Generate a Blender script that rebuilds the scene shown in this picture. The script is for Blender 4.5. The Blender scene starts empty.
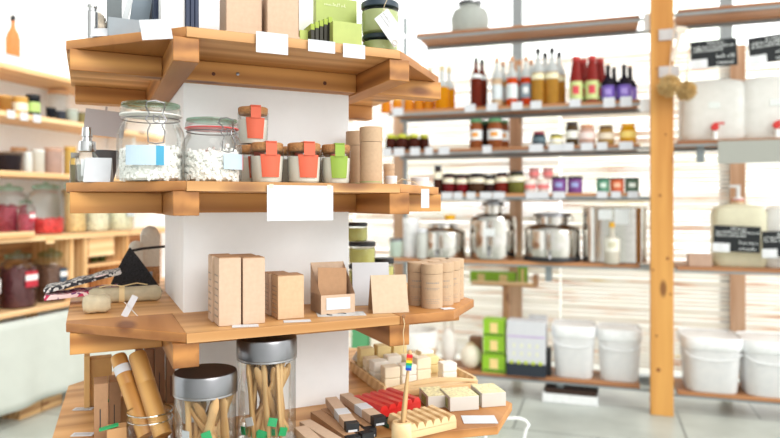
import bpy, math, random
from mathutils import Matrix, Vector
random.seed(7)
R = math.radians
F, CX, HY, CAMZ = 640.0, 390.0, 204.0, 1.25
C = bpy.context.scene.collection

# ------------------------------------------------------------------ materials
def new_mat(name):
    m = bpy.data.materials.new(name); m.use_nodes = True
    nt = m.node_tree; return m, nt, nt.nodes['Principled BSDF']
def srgb(c):
    return tuple(((v/255)/12.92 if v/255 <= .04045 else ((v/255+.055)/1.055)**2.4) for v in c) + (1,)
_cache = {}
def M(c, rough=.55, metal=0, coat=0, var=.06, scale=30, bump=0, name='paint'):
    key = (tuple(c), rough, metal, coat, var, scale, bump)
    if key in _cache: return _cache[key]
    m, nt, b = new_mat(name)
    b.inputs['Roughness'].default_value = rough; b.inputs['Metallic'].default_value = metal
    b.inputs['Coat Weight'].default_value = coat
    col = srgb(c)
    tc = nt.nodes.new('ShaderNodeTexCoord'); n = nt.nodes.new('ShaderNodeTexNoise')
    n.inputs['Scale'].default_value = scale; n.inputs['Detail'].default_value = 4
    nt.links.new(tc.outputs['Object'], n.inputs['Vector'])
    r = nt.nodes.new('ShaderNodeValToRGB')
    r.color_ramp.elements[0].position = .3; r.color_ramp.elements[1].position = .7
    r.color_ramp.elements[0].color = tuple(max(0, v*(1-var)) for v in col[:3]) + (1,)
    r.color_ramp.elements[1].color = tuple(min(1, v*(1+var)) for v in col[:3]) + (1,)
    nt.links.new(n.outputs['Fac'], r.inputs['Fac']); nt.links.new(r.outputs['Color'], b.inputs['Base Color'])
    if bump:
        bp = nt.nodes.new('ShaderNodeBump'); bp.inputs['Strength'].default_value = bump; bp.inputs['Distance'].default_value = .002
        nt.links.new(n.outputs['Fac'], bp.inputs['Height']); nt.links.new(bp.outputs['Normal'], b.inputs['Normal'])
    _cache[key] = m; return m

def wood(name, light, dark, axis=0, scale=1.0, knots=True, stave=0, rough=.5):
    """grain runs along the local axis; optional glued staves across local y"""
    m, nt, b = new_mat(name); L = nt.links; N = nt.nodes
    b.inputs['Roughness'].default_value = rough
    tc = N.new('ShaderNodeTexCoord'); oi = N.new('ShaderNodeObjectInfo')
    add = N.new('ShaderNodeVectorMath'); add.operation = 'ADD'
    mulr = N.new('ShaderNodeVectorMath'); mulr.operation = 'MULTIPLY_ADD'
    rv = N.new('ShaderNodeCombineXYZ')
    for k in range(3): L.new(oi.outputs['Random'], rv.inputs[k])
    mulr.inputs[1].default_value = (7.3, 5.1, 3.7); mulr.inputs[2].default_value = (0, 0, 0)
    L.new(rv.outputs[0], mulr.inputs[0]); L.new(tc.outputs['Object'], add.inputs[0]); L.new(mulr.outputs[0], add.inputs[1])
    mp = N.new('ShaderNodeMapping')
    s = [19*scale]*3; s[axis] = 1.5*scale; mp.inputs['Scale'].default_value = s
    if stave:
        sep = N.new('ShaderNodeSeparateXYZ'); L.new(tc.outputs['Object'], sep.inputs[0])
        dv = N.new('ShaderNodeMath'); dv.operation = 'DIVIDE'; dv.inputs[1].default_value = stave; L.new(sep.outputs[1], dv.inputs[0])
        fl = N.new('ShaderNodeMath'); fl.operation = 'FLOOR'; L.new(dv.outputs[0], fl.inputs[0])
        wn = N.new('ShaderNodeTexWhiteNoise'); wn.noise_dimensions = '1D'; L.new(fl.outputs[0], wn.inputs['W'])
        ad2 = N.new('ShaderNodeVectorMath'); ad2.operation = 'MULTIPLY_ADD'; ad2.inputs[1].default_value = (5, 5, 5)
        L.new(wn.outputs['Color'], ad2.inputs[0]); L.new(add.outputs[0], ad2.inputs[2]); L.new(ad2.outputs[0], mp.inputs['Vector'])
    else:
        L.new(add.outputs[0], mp.inputs['Vector'])
    n1 = N.new('ShaderNodeTexNoise'); n1.inputs['Scale'].default_value = 1.3; n1.inputs['Detail'].default_value = 5; n1.inputs['Distortion'].default_value = .6
    L.new(mp.outputs[0], n1.inputs['Vector'])
    wv = N.new('ShaderNodeTexWave'); wv.wave_type = 'RINGS'; wv.inputs['Scale'].default_value = .55; wv.inputs['Distortion'].default_value = 4; wv.inputs['Detail'].default_value = 3
    L.new(mp.outputs[0], wv.inputs['Vector'])
    mx = N.new('ShaderNodeMix'); mx.inputs[0].default_value = .35
    L.new(n1.outputs['Fac'], mx.inputs[2]); L.new(wv.outputs['Fac'], mx.inputs[3])
    rp = N.new('ShaderNodeValToRGB'); rp.color_ramp.elements[0].position = .25; rp.color_ramp.elements[1].position = .72
    rp.color_ramp.elements[0].color = srgb(dark); rp.color_ramp.elements[1].color = srgb(light)
    L.new(mx.outputs[0], rp.inputs['Fac']); out = rp.outputs['Color']
    if stave:
        hv = N.new('ShaderNodeHueSaturation'); ma = N.new('ShaderNodeMapRange')
        ma.inputs[3].default_value = .9; ma.inputs[4].default_value = 1.08
        L.new(wn.outputs['Value'], ma.inputs[0]); L.new(ma.outputs[0], hv.inputs['Value']); L.new(out, hv.inputs['Color']); out = hv.outputs['Color']
    if knots:
        vo = N.new('ShaderNodeTexVoronoi'); vo.inputs['Scale'].default_value = 1
        mp2 = N.new('ShaderNodeMapping'); s2 = [12*scale]*3; s2[axis] = 4.5*scale; mp2.inputs['Scale'].default_value = s2
        L.new(add.outputs[0], mp2.inputs['Vector']); L.new(mp2.outputs[0], vo.inputs['Vector'])
        kr = N.new('ShaderNodeValToRGB'); kr.color_ramp.elements[0].position = .10; kr.color_ramp.elements[1].position = .17
        kr.color_ramp.elements[0].color = (1, 1, 1, 1); kr.color_ramp.elements[1].color = (0, 0, 0, 1)
        L.new(vo.outputs['Distance'], kr.inputs['Fac'])
        km = N.new('ShaderNodeMix'); km.data_type = 'RGBA'; km.inputs[7].default_value = srgb((104, 52, 18))
        kf = N.new('ShaderNodeMath'); kf.operation = 'MULTIPLY'; kf.inputs[1].default_value = .8; L.new(kr.outputs['Color'], kf.inputs[0])
        L.new(kf.outputs[0], km.inputs[0]); L.new(out, km.inputs[6]); out = km.outputs[2]
    L.new(out, b.inputs['Base Color'])
    bp = N.new('ShaderNodeBump'); bp.inputs['Strength'].default_value = .15; bp.inputs['Distance'].default_value = .001
    L.new(mx.outputs[0], bp.inputs['Height']); L.new(bp.outputs['Normal'], b.inputs['Normal'])
    return m

def glassy(name, tint=(1, 1, 1), amt=.12):
    m = bpy.data.materials.new(name); m.use_nodes = True; nt = m.node_tree; nt.nodes.clear(); L = nt.links
    o = nt.nodes.new('ShaderNodeOutputMaterial'); t = nt.nodes.new('ShaderNodeBsdfTransparent'); g = nt.nodes.new('ShaderNodeBsdfGlossy')
    lw = nt.nodes.new('ShaderNodeLayerWeight'); lw.inputs['Blend'].default_value = .22
    ma = nt.nodes.new('ShaderNodeMath'); ma.operation = 'MULTIPLY_ADD'; ma.inputs[1].default_value = .45; ma.inputs[2].default_value = amt*.12
    cr = nt.nodes.new('ShaderNodeMix'); cr.data_type = 'RGBA'
    cr.inputs[6].default_value = tint + (1,); cr.inputs[7].default_value = tuple(v*.66 for v in tint) + (1,)
    L.new(lw.outputs['Facing'], cr.inputs[0]); L.new(cr.outputs[2], t.inputs['Color'])
    g.inputs['Roughness'].default_value = .04; g.inputs['Color'].default_value = (1, 1, 1, 1)
    mx = nt.nodes.new('ShaderNodeMixShader'); L.new(lw.outputs['Fresnel'], ma.inputs[0]); L.new(ma.outputs[0], mx.inputs[0])
    L.new(t.outputs[0], mx.inputs[1]); L.new(g.outputs[0], mx.inputs[2]); L.new(mx.outputs[0], o.inputs[0]); return m

def liquid(c, tr=.5, name='liquid'):
    key = ('liq', tuple(c), tr)
    if key in _cache: return _cache[key]
    m = bpy.data.materials.new(name); m.use_nodes = True; nt = m.node_tree; nt.nodes.clear(); L = nt.links
    o = nt.nodes.new('ShaderNodeOutputMaterial'); d = nt.nodes.new('ShaderNodeBsdfDiffuse'); t = nt.nodes.new('ShaderNodeBsdfTranslucent')
    g = nt.nodes.new('ShaderNodeBsdfGlossy'); g.inputs['Roughness'].default_value = .08
    n = nt.nodes.new('ShaderNodeTexNoise'); n.inputs['Scale'].default_value = 25
    tc = nt.nodes.new('ShaderNodeTexCoord'); L.new(tc.outputs['Object'], n.inputs['Vector'])
    r = nt.nodes.new('ShaderNodeValToRGB'); col = srgb(c)
    r.color_ramp.elements[0].color = tuple(v*(.8 if min(c) < 200 else .95) for v in col[:3])+(1,); r.color_ramp.elements[1].color = tuple(min(1, v*1.15) for v in col[:3])+(1,)
    L.new(n.outputs['Fac'], r.inputs['Fac']); L.new(r.outputs['Color'], d.inputs['Color']); L.new(r.outputs['Color'], t.inputs['Color'])
    mx = nt.nodes.new('ShaderNodeMixShader'); mx.inputs[0].default_value = tr; L.new(d.outputs[0], mx.inputs[1]); L.new(t.outputs[0], mx.inputs[2])
    lw = nt.nodes.new('ShaderNodeLayerWeight'); lw.inputs['Blend'].default_value = .2
    ma = nt.nodes.new('ShaderNodeMath'); ma.operation = 'MULTIPLY'; ma.inputs[1].default_value = .6; L.new(lw.outputs['Fresnel'], ma.inputs[0])
    m2 = nt.nodes.new('ShaderNodeMixShader'); L.new(ma.outputs[0], m2.inputs[0]); L.new(mx.outputs[0], m2.inputs[1]); L.new(g.outputs[0], m2.inputs[2])
    L.new(m2.outputs[0], o.inputs[0]); _cache[key] = m; return m

HONEY, HONEYD = (246, 192, 128), (205, 132, 66)
m_beam = wood('beam_wood_grain_long', (208, 150, 82), (154, 96, 40), 0, .85)
m_beam_y = wood('beam_wood_grain_deep', (188, 128, 66), (132, 80, 32), 1, .85)
m_board = wood('glued_board', (222, 172, 114), (184, 128, 70), 0, .6, True, .085)
m_corner_shaded = wood('corner_board', (198, 138, 78), (148, 92, 42), 1, .6)  # shade of the left-facing corner edges put into the wood colour
m_post = wood('post_wood', (222, 164, 88), (190, 126, 56), 2, .6)
m_bgwood = wood('brown_board', (194, 138, 92), (138, 86, 52), 0, .8)
m_pale = wood('pale_wood', (250, 214, 166), (226, 172, 116), 0, .7)
m_pale_z = wood('pale_wood_upright', (246, 206, 152), (216, 158, 98), 2, .7)
m_bamboo = wood('bamboo', (214, 164, 96), (176, 120, 58), 2, 1.2, False)
m_brush = wood('brush_bamboo', (214, 176, 126), (178, 134, 84), 2, 2.2, False)
m_dish = wood('dish_wood', (236, 206, 160), (208, 170, 120), 0, 1, False)
m_white = M((246, 249, 253), .6, var=.02, name='white_wall_paint')
m_paper = M((210, 212, 218), .7, var=.02, name='white_paper')
m_grey_paper = M((206, 204, 204), .7, var=.02, name='grey_card')
m_kraft = M((202, 174, 150), .75, var=.05, scale=120, name='kraft_board')
m_kraft2 = M((172, 132, 98), .75, var=.05, scale=120, name='brown_kraft_board')
m_kraft_l = M((200, 178, 152), .7, var=.05, scale=120, name='light_kraft')
m_tube = M((190, 160, 130), .7, var=.05, scale=150, name='kraft_tube')
m_rim = glassy('thick_glass_rim', (.8, .87, .84), 3.0)
m_steel = M((138, 138, 142), .3, 1, name='brushed_steel')
m_steel_d = M((150, 150, 152), .3, 1, name='dark_steel')
m_silver = M((206, 206, 208), .2, 1, name='bright_silver')
m_mirror = M((200, 196, 190), .14, 1, name='polished_steel')
m_galv = M((150, 158, 162), .45, .6, name='galvanised_rail')
m_black = M((28, 28, 32), .5, name='black_plastic')
m_chalk = M((10, 16, 22), .6, name='chalkboard_black')
m_ink = M((60, 58, 60), .7, name='dark_print')
m_inkw = M((236, 240, 240), .7, name='white_chalk')
m_inkg = M((150, 140, 132), .7, name='faint_print')
m_glass = glassy('clear_glass', (.97, .985, .98))
m_glass_g = glassy('green_tinted_glass', (.72, .88, .78), .3)
m_navy = M((24, 40, 72), .5, name='navy_card')
m_string = M((214, 190, 152), .9, name='twine')
m_red = M((206, 44, 40), .3, coat=.3, name='red_plastic')
m_grnp = M((26, 160, 96), .5, name='green_tag')
m_cork = M((178, 128, 82), .9, var=.3, scale=300, bump=.6, name='cork')
m_coral = M((212, 98, 70), .6, var=.03, name='coral_label')
m_lime = M((142, 172, 66), .6, var=.03, name='lime_label')
m_cream = liquid((252, 246, 234), .15, 'cream_wax')
m_whitep = liquid((243, 245, 248), .25, 'white_plastic')

# ------------------------------------------------------------------ mesh builder
class MB:
    def __init__(s): s.v = []; s.f = []; s.mi = []
    def add(s, vs, fs, mat=0, T=None):
        o = len(s.v)
        for p in vs:
            p = Vector(p)
            if T is not None: p = T @ p
            s.v.append(tuple(p))
        for f in fs: s.f.append([i+o for i in f]); s.mi.append(mat)
        return s
    def box(s, x0, x1, y0, y1, z0, z1, mat=0, T=None):
        vs = [(x, y, z) for z in (z0, z1) for y in (y0, y1) for x in (x0, x1)]
        return s.add(vs, [(0, 2, 3, 1), (4, 5, 7, 6), (0, 1, 5, 4), (2, 6, 7, 3), (0, 4, 6, 2), (1, 3, 7, 5)], mat, T)
    def prism(s, poly, z0, z1, mat=0, T=None):
        n = len(poly)
        a = sum(poly[i][0]*poly[(i+1) % n][1]-poly[(i+1) % n][0]*poly[i][1] for i in range(n))
        if a < 0: poly = poly[::-1]
        vs = [(x, y, z0) for x, y in poly]+[(x, y, z1) for x, y in poly]
        fs = [tuple(range(n))[::-1], tuple(range(n, 2*n))]+[(i, (i+1) % n, n+(i+1) % n, n+i) for i in range(n)]
        return s.add(vs, fs, mat, T)
    def lathe(s, prof, seg=24, mat=0, T=None, sq=0, close=True):
        """sq>0 squares the section off"""
        n = len(prof); vs = []; fs = []
        for r, z in prof:
            for k in range(seg):
                a = 2*math.pi*k/seg; c, d = math.cos(a), math.sin(a)
                q = 1
                if sq: q = 1/((abs(c)**(2+sq)+abs(d)**(2+sq))**(1/(2+sq)))
                vs.append((r*c*q, r*d*q, z))
        for i in range(n-1):
            for k in range(seg):
                k2 = (k+1) % seg
                fs.append((i*seg+k, i*seg+k2, (i+1)*seg+k2, (i+1)*seg+k))
        if close:
            if prof[0][0] > 1e-6: fs.append(tuple(range(seg))[::-1])
            if prof[-1][0] > 1e-6: fs.append(tuple((n-1)*seg+k for k in range(seg)))
        return s.add(vs, fs, mat, T)
    def tube(s, pts, r, seg=8, mat=0, T=None, r2=None):
        pts = [Vector(p) for p in pts]; n = len(pts); vs = []; fs = []
        up = Vector((0, 0, 1)); prev = None
        for i, p in enumerate(pts):
            t = (pts[min(i+1, n-1)]-pts[max(i-1, 0)]).normalized()
            if prev is None:
                ref = Vector((0, 0, 1)) if abs(t.z) < .9 else Vector((1, 0, 0))
                a = t.cross(ref).normalized()
            else:
                a = (prev-t*prev.dot(t)).normalized()
            prev = a; b = t.cross(a)
            rr = r if r2 is None else r+(r2-r)*i/(n-1)
            for k in range(seg):
                g = 2*math.pi*k/seg; vs.append(tuple(p+a*math.cos(g)*rr+b*math.sin(g)*rr))
        for i in range(n-1):
            for k in range(seg):
                k2 = (k+1) % seg; fs.append((i*seg+k, i*seg+k2, (i+1)*seg+k2, (i+1)*seg+k))
        fs.append(tuple(range(seg))[::-1]); fs.append(tuple((n-1)*seg+k for k in range(seg)))
        return s.add(vs, fs, mat, T)
    def ball(s, x, y, z, rx, ry, rz, seg=12, mat=0, T=None):
        n = max(4, seg//2); vs = [(x, y, z-rz)]; fs = []
        for i in range(1, n):
            a = -math.pi/2+math.pi*i/n
            for k in range(seg):
                g = 2*math.pi*k/seg; vs.append((x+rx*math.cos(a)*math.cos(g), y+ry*math.cos(a)*math.sin(g), z+rz*math.sin(a)))
        vs.append((x, y, z+rz)); top = len(vs)-1
        for k in range(seg):
            k2 = (k+1) % seg; fs.append((0, 1+k2, 1+k))
            fs.append((top, 1+(n-2)*seg+k, 1+(n-2)*seg+k2))
            for i in range(n-2): fs.append((1+i*seg+k, 1+i*seg+k2, 1+(i+1)*seg+k2, 1+(i+1)*seg+k))
        return s.add(vs, fs, mat, T)
    def extrude_y(s, prof, y0, y1, mat=0, T=None):
        """prof in (x,z), counter-clockwise seen from -y"""
        n = len(prof)
        vs = [(x, y0, z) for x, z in prof]+[(x, y1, z) for x, z in prof]
        fs = [tuple(range(n)), tuple(range(n, 2*n))[::-1]]+[(i, n+i, n+(i+1) % n, (i+1) % n) for i in range(n)]
        return s.add(vs, fs, mat, T)
    def build(s, name, mats, parent=None, loc=(0, 0, 0), rotz=0, bevel=0, smooth=True, label=None):
        me = bpy.data.meshes.new(name); me.from_pydata(s.v, [], s.f); me.update()
        if not isinstance(mats, (list, tuple)): mats = [mats]
        for m in mats: me.materials.append(m)
        for p, i in zip(me.polygons, s.mi): p.material_index = i; p.use_smooth = smooth
        if smooth: me.set_sharp_from_angle(angle=R(38))
        o = bpy.data.objects.new(name, me); C.objects.link(o)
        o.location = loc; o.rotation_euler = (0, 0, rotz)
        if parent: o.parent = parent
        if bevel:
            b = o.modifiers.new('bevel', 'BEVEL'); b.width = bevel; b.segments = 2; b.limit_method = 'ANGLE'
        if label: o['label'] = label
        return o

def thing(name, label, cat, loc, rotz=0, group=None, tilt=None):
    o = bpy.data.objects.new(name, None); C.objects.link(o); o.empty_display_size = .02
    o.location = loc; o.rotation_euler = (tilt[0] if tilt else 0, tilt[1] if tilt else 0, rotz)
    tag(o, label, cat, group); return o
def tag(o, label, cat, group=None):
    o['label'] = label; o['category'] = cat
    if group: o['group'] = group
    return o
def struct(o): o['kind'] = 'structure'; return o
def dup(root, loc=None, rot=None, label=None):
    r = root.copy(); C.objects.link(r)
    if loc is not None: r.location = loc
    if rot is not None: r.rotation_euler = rot
    if label: r['label'] = label
    for ch in list(root.children):
        c = ch.copy(); C.objects.link(c); c.parent = r
        for g in list(ch.children):
            d = g.copy(); C.objects.link(d); d.parent = c
    return r
def TR(x=0, y=0, z=0, rx=0, ry=0, rz=0):
    return Matrix.Translation((x, y, z)) @ Matrix.Rotation(rz, 4, 'Z') @ Matrix.Rotation(ry, 4, 'Y') @ Matrix.Rotation(rx, 4, 'X')

def scrawl(mb, x0, x1, z, h, y, mat=0, T=None, t=None):
    """a line of small pen strokes, unreadable from here as in the photo"""
    t = t or h*.16; x = x0
    while x < x1:
        w = random.uniform(1.5, 5)*h*.5; e = min(x+w, x1)
        xx = x
        while xx < e:
            hh = h*random.choice((.5, .55, .6, 1)); 
            mb.box(xx, xx+t, y-.0004, y, z, z+hh, mat, T)
            if random.random() < .7: zz = z+random.choice((0, hh-t)); mb.box(xx, xx+h*.4, y-.0004, y, zz, zz+t, mat, T)
            xx += h*.5
        x = e+h*.5
    return mb

# ------------------------------------------------------------------ where things stand
A1 = R(25); U = Vector((math.cos(A1), math.sin(A1))); V = Vector((math.sin(A1), -math.cos(A1))); P0 = Vector((-.438, 1.356))
A2 = R(-18); RA = Vector((math.cos(A2), math.sin(A2))); RB = Vector((-math.sin(A2), math.cos(A2)))
Q = Vector((1.628, 3.846)); KB = Q.dot(RB); KA = Vector((-2.19, 3.6)).dot(RA)
Z = {1: .316, 2: .0413, 3: -.230, 4: -.465}           # stand shelves, heights relative to the eye
BL = {1: 1.148, 2: .637, 3: .367, 4: .07, 5: -.367, 6: -1.10}   # rack shelves
LL = {1: .80, 2: .53, 3: .19, 4: -.19, 5: -.62}
def uv(u, v, z=0): p = P0+U*u+V*v; return Vector((p.x, p.y, CAMZ+z))
def on_plane(px, py, z): d = z*F/(HY-py); return Vector(((px-CX)/F*d, d, CAMZ+z))
def fgv(px, v, z): rx = (px-CX)/F; d = (P0.dot(V)-v-0)/(V.x*rx+V.y)*-1 if False else (v+P0.dot(V))/(V.x*rx+V.y); return Vector((rx*d, d, CAMZ+z))
def bg(px, off, z): rx = (px-CX)/F; d = (KB+off)/(rx*RB.x+RB.y); return Vector((rx*d, d, CAMZ+z))
def lf(px, off, z): rx = (px-CX)/F; d = (KA-off)/(rx*RA.x+RA.y); return Vector((rx*d, d, CAMZ+z))
def fw(A, px2, th):
    rx = (px2-CX)/F; return (rx*A.y-A.x)/(math.cos(th)-rx*math.sin(th))
A3 = R(72)

# ================================================================== SETTING
fl = MB(); c0 = Vector((0, 3)); 
def room_poly(a0, a1, b0, b1): return [tuple(RA*a+RB*b) for a, b in ((a0, b0), (a1, b0), (a1, b1), (a0, b1))]
WB = KB+.62; WL = KA-.34
m_floor, nt, b = new_mat('tiled_floor'); L = nt.links
tc = nt.nodes.new('ShaderNodeTexCoord'); mp = nt.nodes.new('ShaderNodeMapping'); mp.inputs['Rotation'].default_value = (0, 0, R(18))
br = nt.nodes.new('ShaderNodeTexBrick'); br.inputs['Scale'].default_value = 1.0; br.inputs['Brick Width'].default_value = .9; br.inputs['Row Height'].default_value = .6; br.inputs['Mortar Size'].default_value = .006
br.inputs['Color1'].default_value = srgb((186, 190, 182)); br.inputs['Color2'].default_value = srgb((176, 182, 176)); br.inputs['Mortar'].default_value = srgb((122, 126, 122))
no = nt.nodes.new('ShaderNodeTexNoise'); no.inputs['Scale'].default_value = 3; no.inputs['Detail'].default_value = 6
mx = nt.nodes.new('ShaderNodeMix'); mx.data_type = 'RGBA'; mx.blend_type = 'OVERLAY'; mx.inputs[0].default_value = .45
L.new(tc.outputs['Object'], mp.inputs[0]); L.new(mp.outputs[0], br.inputs['Vector']); L.new(mp.outputs[0], no.inputs['Vector'])
L.new(br.outputs['Color'], mx.inputs[6]); L.new(no.outputs['Fac'], mx.inputs[7]); L.new(mx.outputs[2], b.inputs['Base Color']); b.inputs['Roughness'].default_value = .32
struct(fl.prism(room_poly(WL-.2, 4.6, -1.6, WB+.15), -.08, 0).build('floor', m_floor))
struct(MB().prism(room_poly(WL-.2, WL, -1.6, WB+.15), 0, 3.1).build('wall_left', m_white))
# ground outside
struct(MB().prism(room_poly(-7, 9, WB+.15, 14), -.12, -.04).build('ground', M((226, 224, 216), .9, var=.1, scale=2, name='pale_ground')))

# glazed back wall : sill, mullions, head
RT = A2
def rack_obj(mb, name, mats, **k): return mb.build(name, mats, loc=(Q.x, Q.y, 0), rotz=RT, **k)
def sx(px, off=0): return (Vector(bg(px, off, 0)[:2])-Q).dot(RA)
win = MB()
for px in (300, 517, 727, 900): x = sx(px, .62); win.box(x-.035, x+.035, .62, .70, 0, 3.1)
win.box(-4, 3, .62, .70, 3.02, 3.1); win.box(-4, 3, .62, .70, 0, .05)
wo = rack_obj(win, 'window_1', M((150, 156, 160), .5, name='grey_window_frame')); struct(wo)
wg = MB().box(-4, 3, .655, .66, .05, 3.02); g = wg.build('window_pane', glassy('window_glass', (1, 1, 1), .05), parent=wo)

# slatted blind in front of the glass
m_slat, nt, b = new_mat('weathered_slats'); L = nt.links; b.inputs['Roughness'].default_value = .7
tc = nt.nodes.new('ShaderNodeTexCoord'); mp = nt.nodes.new('ShaderNodeMapping'); mp.inputs['Scale'].default_value = (2.2, .01, 40)
no = nt.nodes.new('ShaderNodeTexNoise'); no.inputs['Scale'].default_value = 1; no.inputs['Detail'].default_value = 3
rp = nt.nodes.new('ShaderNodeValToRGB'); e = rp.color_ramp.elements
e[0].position = .30; e[0].color = srgb((216, 166, 132)); e[1].position = .40; e[1].color = srgb((250, 232, 216))
q = e.new(.46); q.color = srgb((255, 252, 248)); q = e.new(.66); q.color = srgb((255, 252, 244)); q = e.new(.72); q.color = srgb((244, 224, 170))
L.new(tc.outputs['Object'], mp.inputs[0]); L.new(mp.outputs[0], no.inputs['Vector']); L.new(no.outputs['Fac'], rp.inputs[0]); L.new(rp.outputs[0], b.inputs['Base Color'])
tl = nt.nodes.new('ShaderNodeBsdfTranslucent'); L.new(rp.outputs[0], tl.inputs['Color'])
ms = nt.nodes.new('ShaderNodeMixShader'); ms.inputs[0].default_value = .5
L.new(b.outputs[0], ms.inputs[1]); L.new(tl.outputs[0], ms.inputs[2]); L.new(ms.outputs[0], nt.nodes['Material Output'].inputs[0])
bt = thing('slatted_blind', 'whitewashed horizontal slatted blind hanging across the big back window behind the rack', 'blind', (Q.x, Q.y, 0), RT)
sl = MB(); z = .12; 
while z < 2.28:
    for x0, x1 in ((-3.9, -2.2), (-2.19, -.62), (-.61, .9), (.91, 2.6)):
        dz = random.uniform(-.002, .002); t = random.uniform(.017, .025)
        sl.box(x0, x1, .575, .583, z+dz, z+dz+t)
    z += .027
sl.build('slats', m_slat, parent=bt, smooth=False)
bp_ = wood('blind_batten', (232, 198, 168), (196, 150, 116), 2, 1)
for px in (400, 516, 737, 860):
    x = sx(px, .59); MB().box(x-.045, x+.045, .562, .573, .1, 2.3).build('batten', bp_, parent=bt)

# ================================================================== RACK (back right)
rk = thing('storage_rack', 'long timber-post shop rack with brown boards on galvanised rails across the back window', 'shelf', (Q.x, Q.y, 0), RT)
MB().box(-.063, .063, -.075, -.012, 0, 3.05).build('post', m_post, rk, bevel=.003, label='thick honey-coloured pine post with knots')
kn = MB()
for kx, kz, kr in ((-.02, .27, .012), (.03, .93, .009), (.045, .72, .007), (-.03, .47, .007), (-.012, 1.3, .008), (.02, 1.66, .006), (-.03, 2.05, .006), (-.05, .86, .007)): MB().lathe([(kr, 0), (kr*.6, .0008), (0, .001)], 14, T=TR(kx, -.0752, kz, R(90))).build('knot', M((140, 78, 34), .6, var=.3, scale=200), rk)
def rz(px): return sx(px)
XL, XR = rz(388), rz(640)
for k, z in BL.items():
    zz = CAMZ+z
    x0 = rz(416) if k == 1 else (rz(330) if k == 6 else XL)
    if k not in (7,):
        MB().box(x0, XR, 0, .30, zz-.022, zz).build('shelf_board', m_bgwood, rk, bevel=.002)
        MB().box(x0, XR+.09, .0, .022, zz-.035, zz-.0225).box(x0, XR+.09, .278, .30, zz-.045, zz-.0225).build('rail', m_galv, rk)
for k, z in {1: 1.16, 2: .378, 3: -.372, 4: -1.115}.items():
    zz = CAMZ+z; x0, x1 = rz(674), rz(900)
    MB().box(x0+.02, x1, 0, .32, zz-.022, zz).build('shelf_board', m_bgwood, rk, bevel=.002)
    MB().box(x0-.05, x1, 0, .022, zz-.035, zz-.0225).box(x0-.05, x1, .298, .32, zz-.045, zz-.0225).build('rail', m_galv, rk)
for px in (393,):
    x = rz(px); MB().box(x-.012, x+.012, .282, .306, 0, 2.6).build('upright', m_galv, rk)
for px, y0 in ((556, 5), (549, 5)): pass
for px, z in ((548, BL[5]), (702, .378), (560, BL[6])):
    x = rz(px); MB().box(x-.02, x+.02, .05, .09, CAMZ+z-.13, CAMZ+z-.023).build('bracket', m_galv, rk)
MB().box(XR+.02, rz(652), -.012, 0, 2.30, 2.40).build('end_plate', m_white, rk)
MB().box(XR+.0, rz(650), -.012, 0, CAMZ+BL[2]-.08, CAMZ+BL[2]+.0).build('end_plate', m_white, rk)

# generic containers on the rack -------------------------------------------------
def container(name, label, cat, loc, rot, w, h, kind, body, lid, band=None, band_z=(.2, .6), group=None, lidh=None, glass=None, seg=20, mark=None, clear=0):
    r = w/2; t = thing(name, label, cat, loc, rot, group)
    if kind == 'jar':
        pr = [(r*.9, 0), (r, .04*h), (r, .76*h), (r*.84, .85*h), (r*.84, .88*h)]; lh = lidh or .14; lr = r*.88
    elif kind == 'tub':
        pr = [(r*.82, 0), (r*.84, .02*h), (r*.96, .86*h)]; lh = lidh or .14; lr = r
    elif kind == 'bottle':
        pr = [(r*.92, 0), (r, .03*h), (r, .56*h), (r*.82, .66*h), (r*.4, .76*h), (r*.32, .8*h), (r*.3, .9*h)]; lh = lidh or .1; lr = r*.36
    elif kind == 'slope':
        pr = [(r*.9, 0), (r, .03*h), (r, .42*h), (r*.9, .56*h), (r*.62, .84*h), (r*.5, .9*h)]; lh = lidh or .1; lr = r*.58
    elif kind == 'flask':
        pr = [(r*.9, 0), (r, .03*h), (r, .5*h), (r*.7, .6*h), (r*.36, .68*h), (r*.3, .88*h)]; lh = lidh or .12; lr = r*.34
    elif kind == 'cyl':
        pr = [(r*.96, 0), (r, .02*h), (r, .86*h)]; lh = lidh or .15; lr = r*1.02
    elif kind == 'round':
        pr = [(r*.8, 0), (r*.97, .08*h), (r, .3*h), (r, .6*h), (r*.88, .74*h), (r*.7, .82*h), (r*.7, .86*h)]; lh = lidh or .14; lr = r*.76
    if clear:
        i = next(k_ for k_, q_ in enumerate(pr) if q_[1] >= clear*h); MB().lathe(pr[i:], seg).build('clear_neck', GLC, t); pr = pr[:i+1]
    MB().lathe(pr, seg).build('body', body, t)
    z0 = (1-lh)*h
    if lid is not None:
        MB().lathe([(lr, z0), (lr*1.02, z0+.005*h), (lr*1.02, h-.02*h), (lr*.95, h)], seg).build('lid' if kind in ('jar', 'tub', 'cyl', 'round') else 'cap', lid, t)
    if glass:
        pass
    if band is not None:
        a, b_ = band_z; mb = MB().lathe([(r*1.012, a*h), (r*1.012, b_*h)], seg, close=False)
        lb = mb.build('label', band, t)
        if mark is not None:
            n = 4; vs = []; 
            mk = MB()
            for i in range(5):
                g0 = -math.pi/2-.5+i*.2; g1 = g0+.2; rr = r*1.02; zz0 = (a+(b_-a)*.3)*h; zz1 = (a+(b_-a)*.75)*h
                mk.add([(rr*math.cos(g0), rr*math.sin(g0), zz0), (rr*math.cos(g1), rr*math.sin(g1), zz0), (rr*math.cos(g1), rr*math.sin(g1), zz1), (rr*math.cos(g0), rr*math.sin(g0), zz1)], [(0, 1, 2, 3)])
            mk.build('printed_mark', mark, lb)
    return t
def rack_item(name, label, cat, px, lv, off, wpx, hpx, kind, body, lid, *a, dz=0, **k):
    z = (BL[lv] if isinstance(lv, int) else lv); p = bg(px, off, z+.0005+dz); s = p.y/F
    return container(name, label, cat, p, RT, wpx*s, hpx*s, kind, body, lid, *a, **k)
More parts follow.
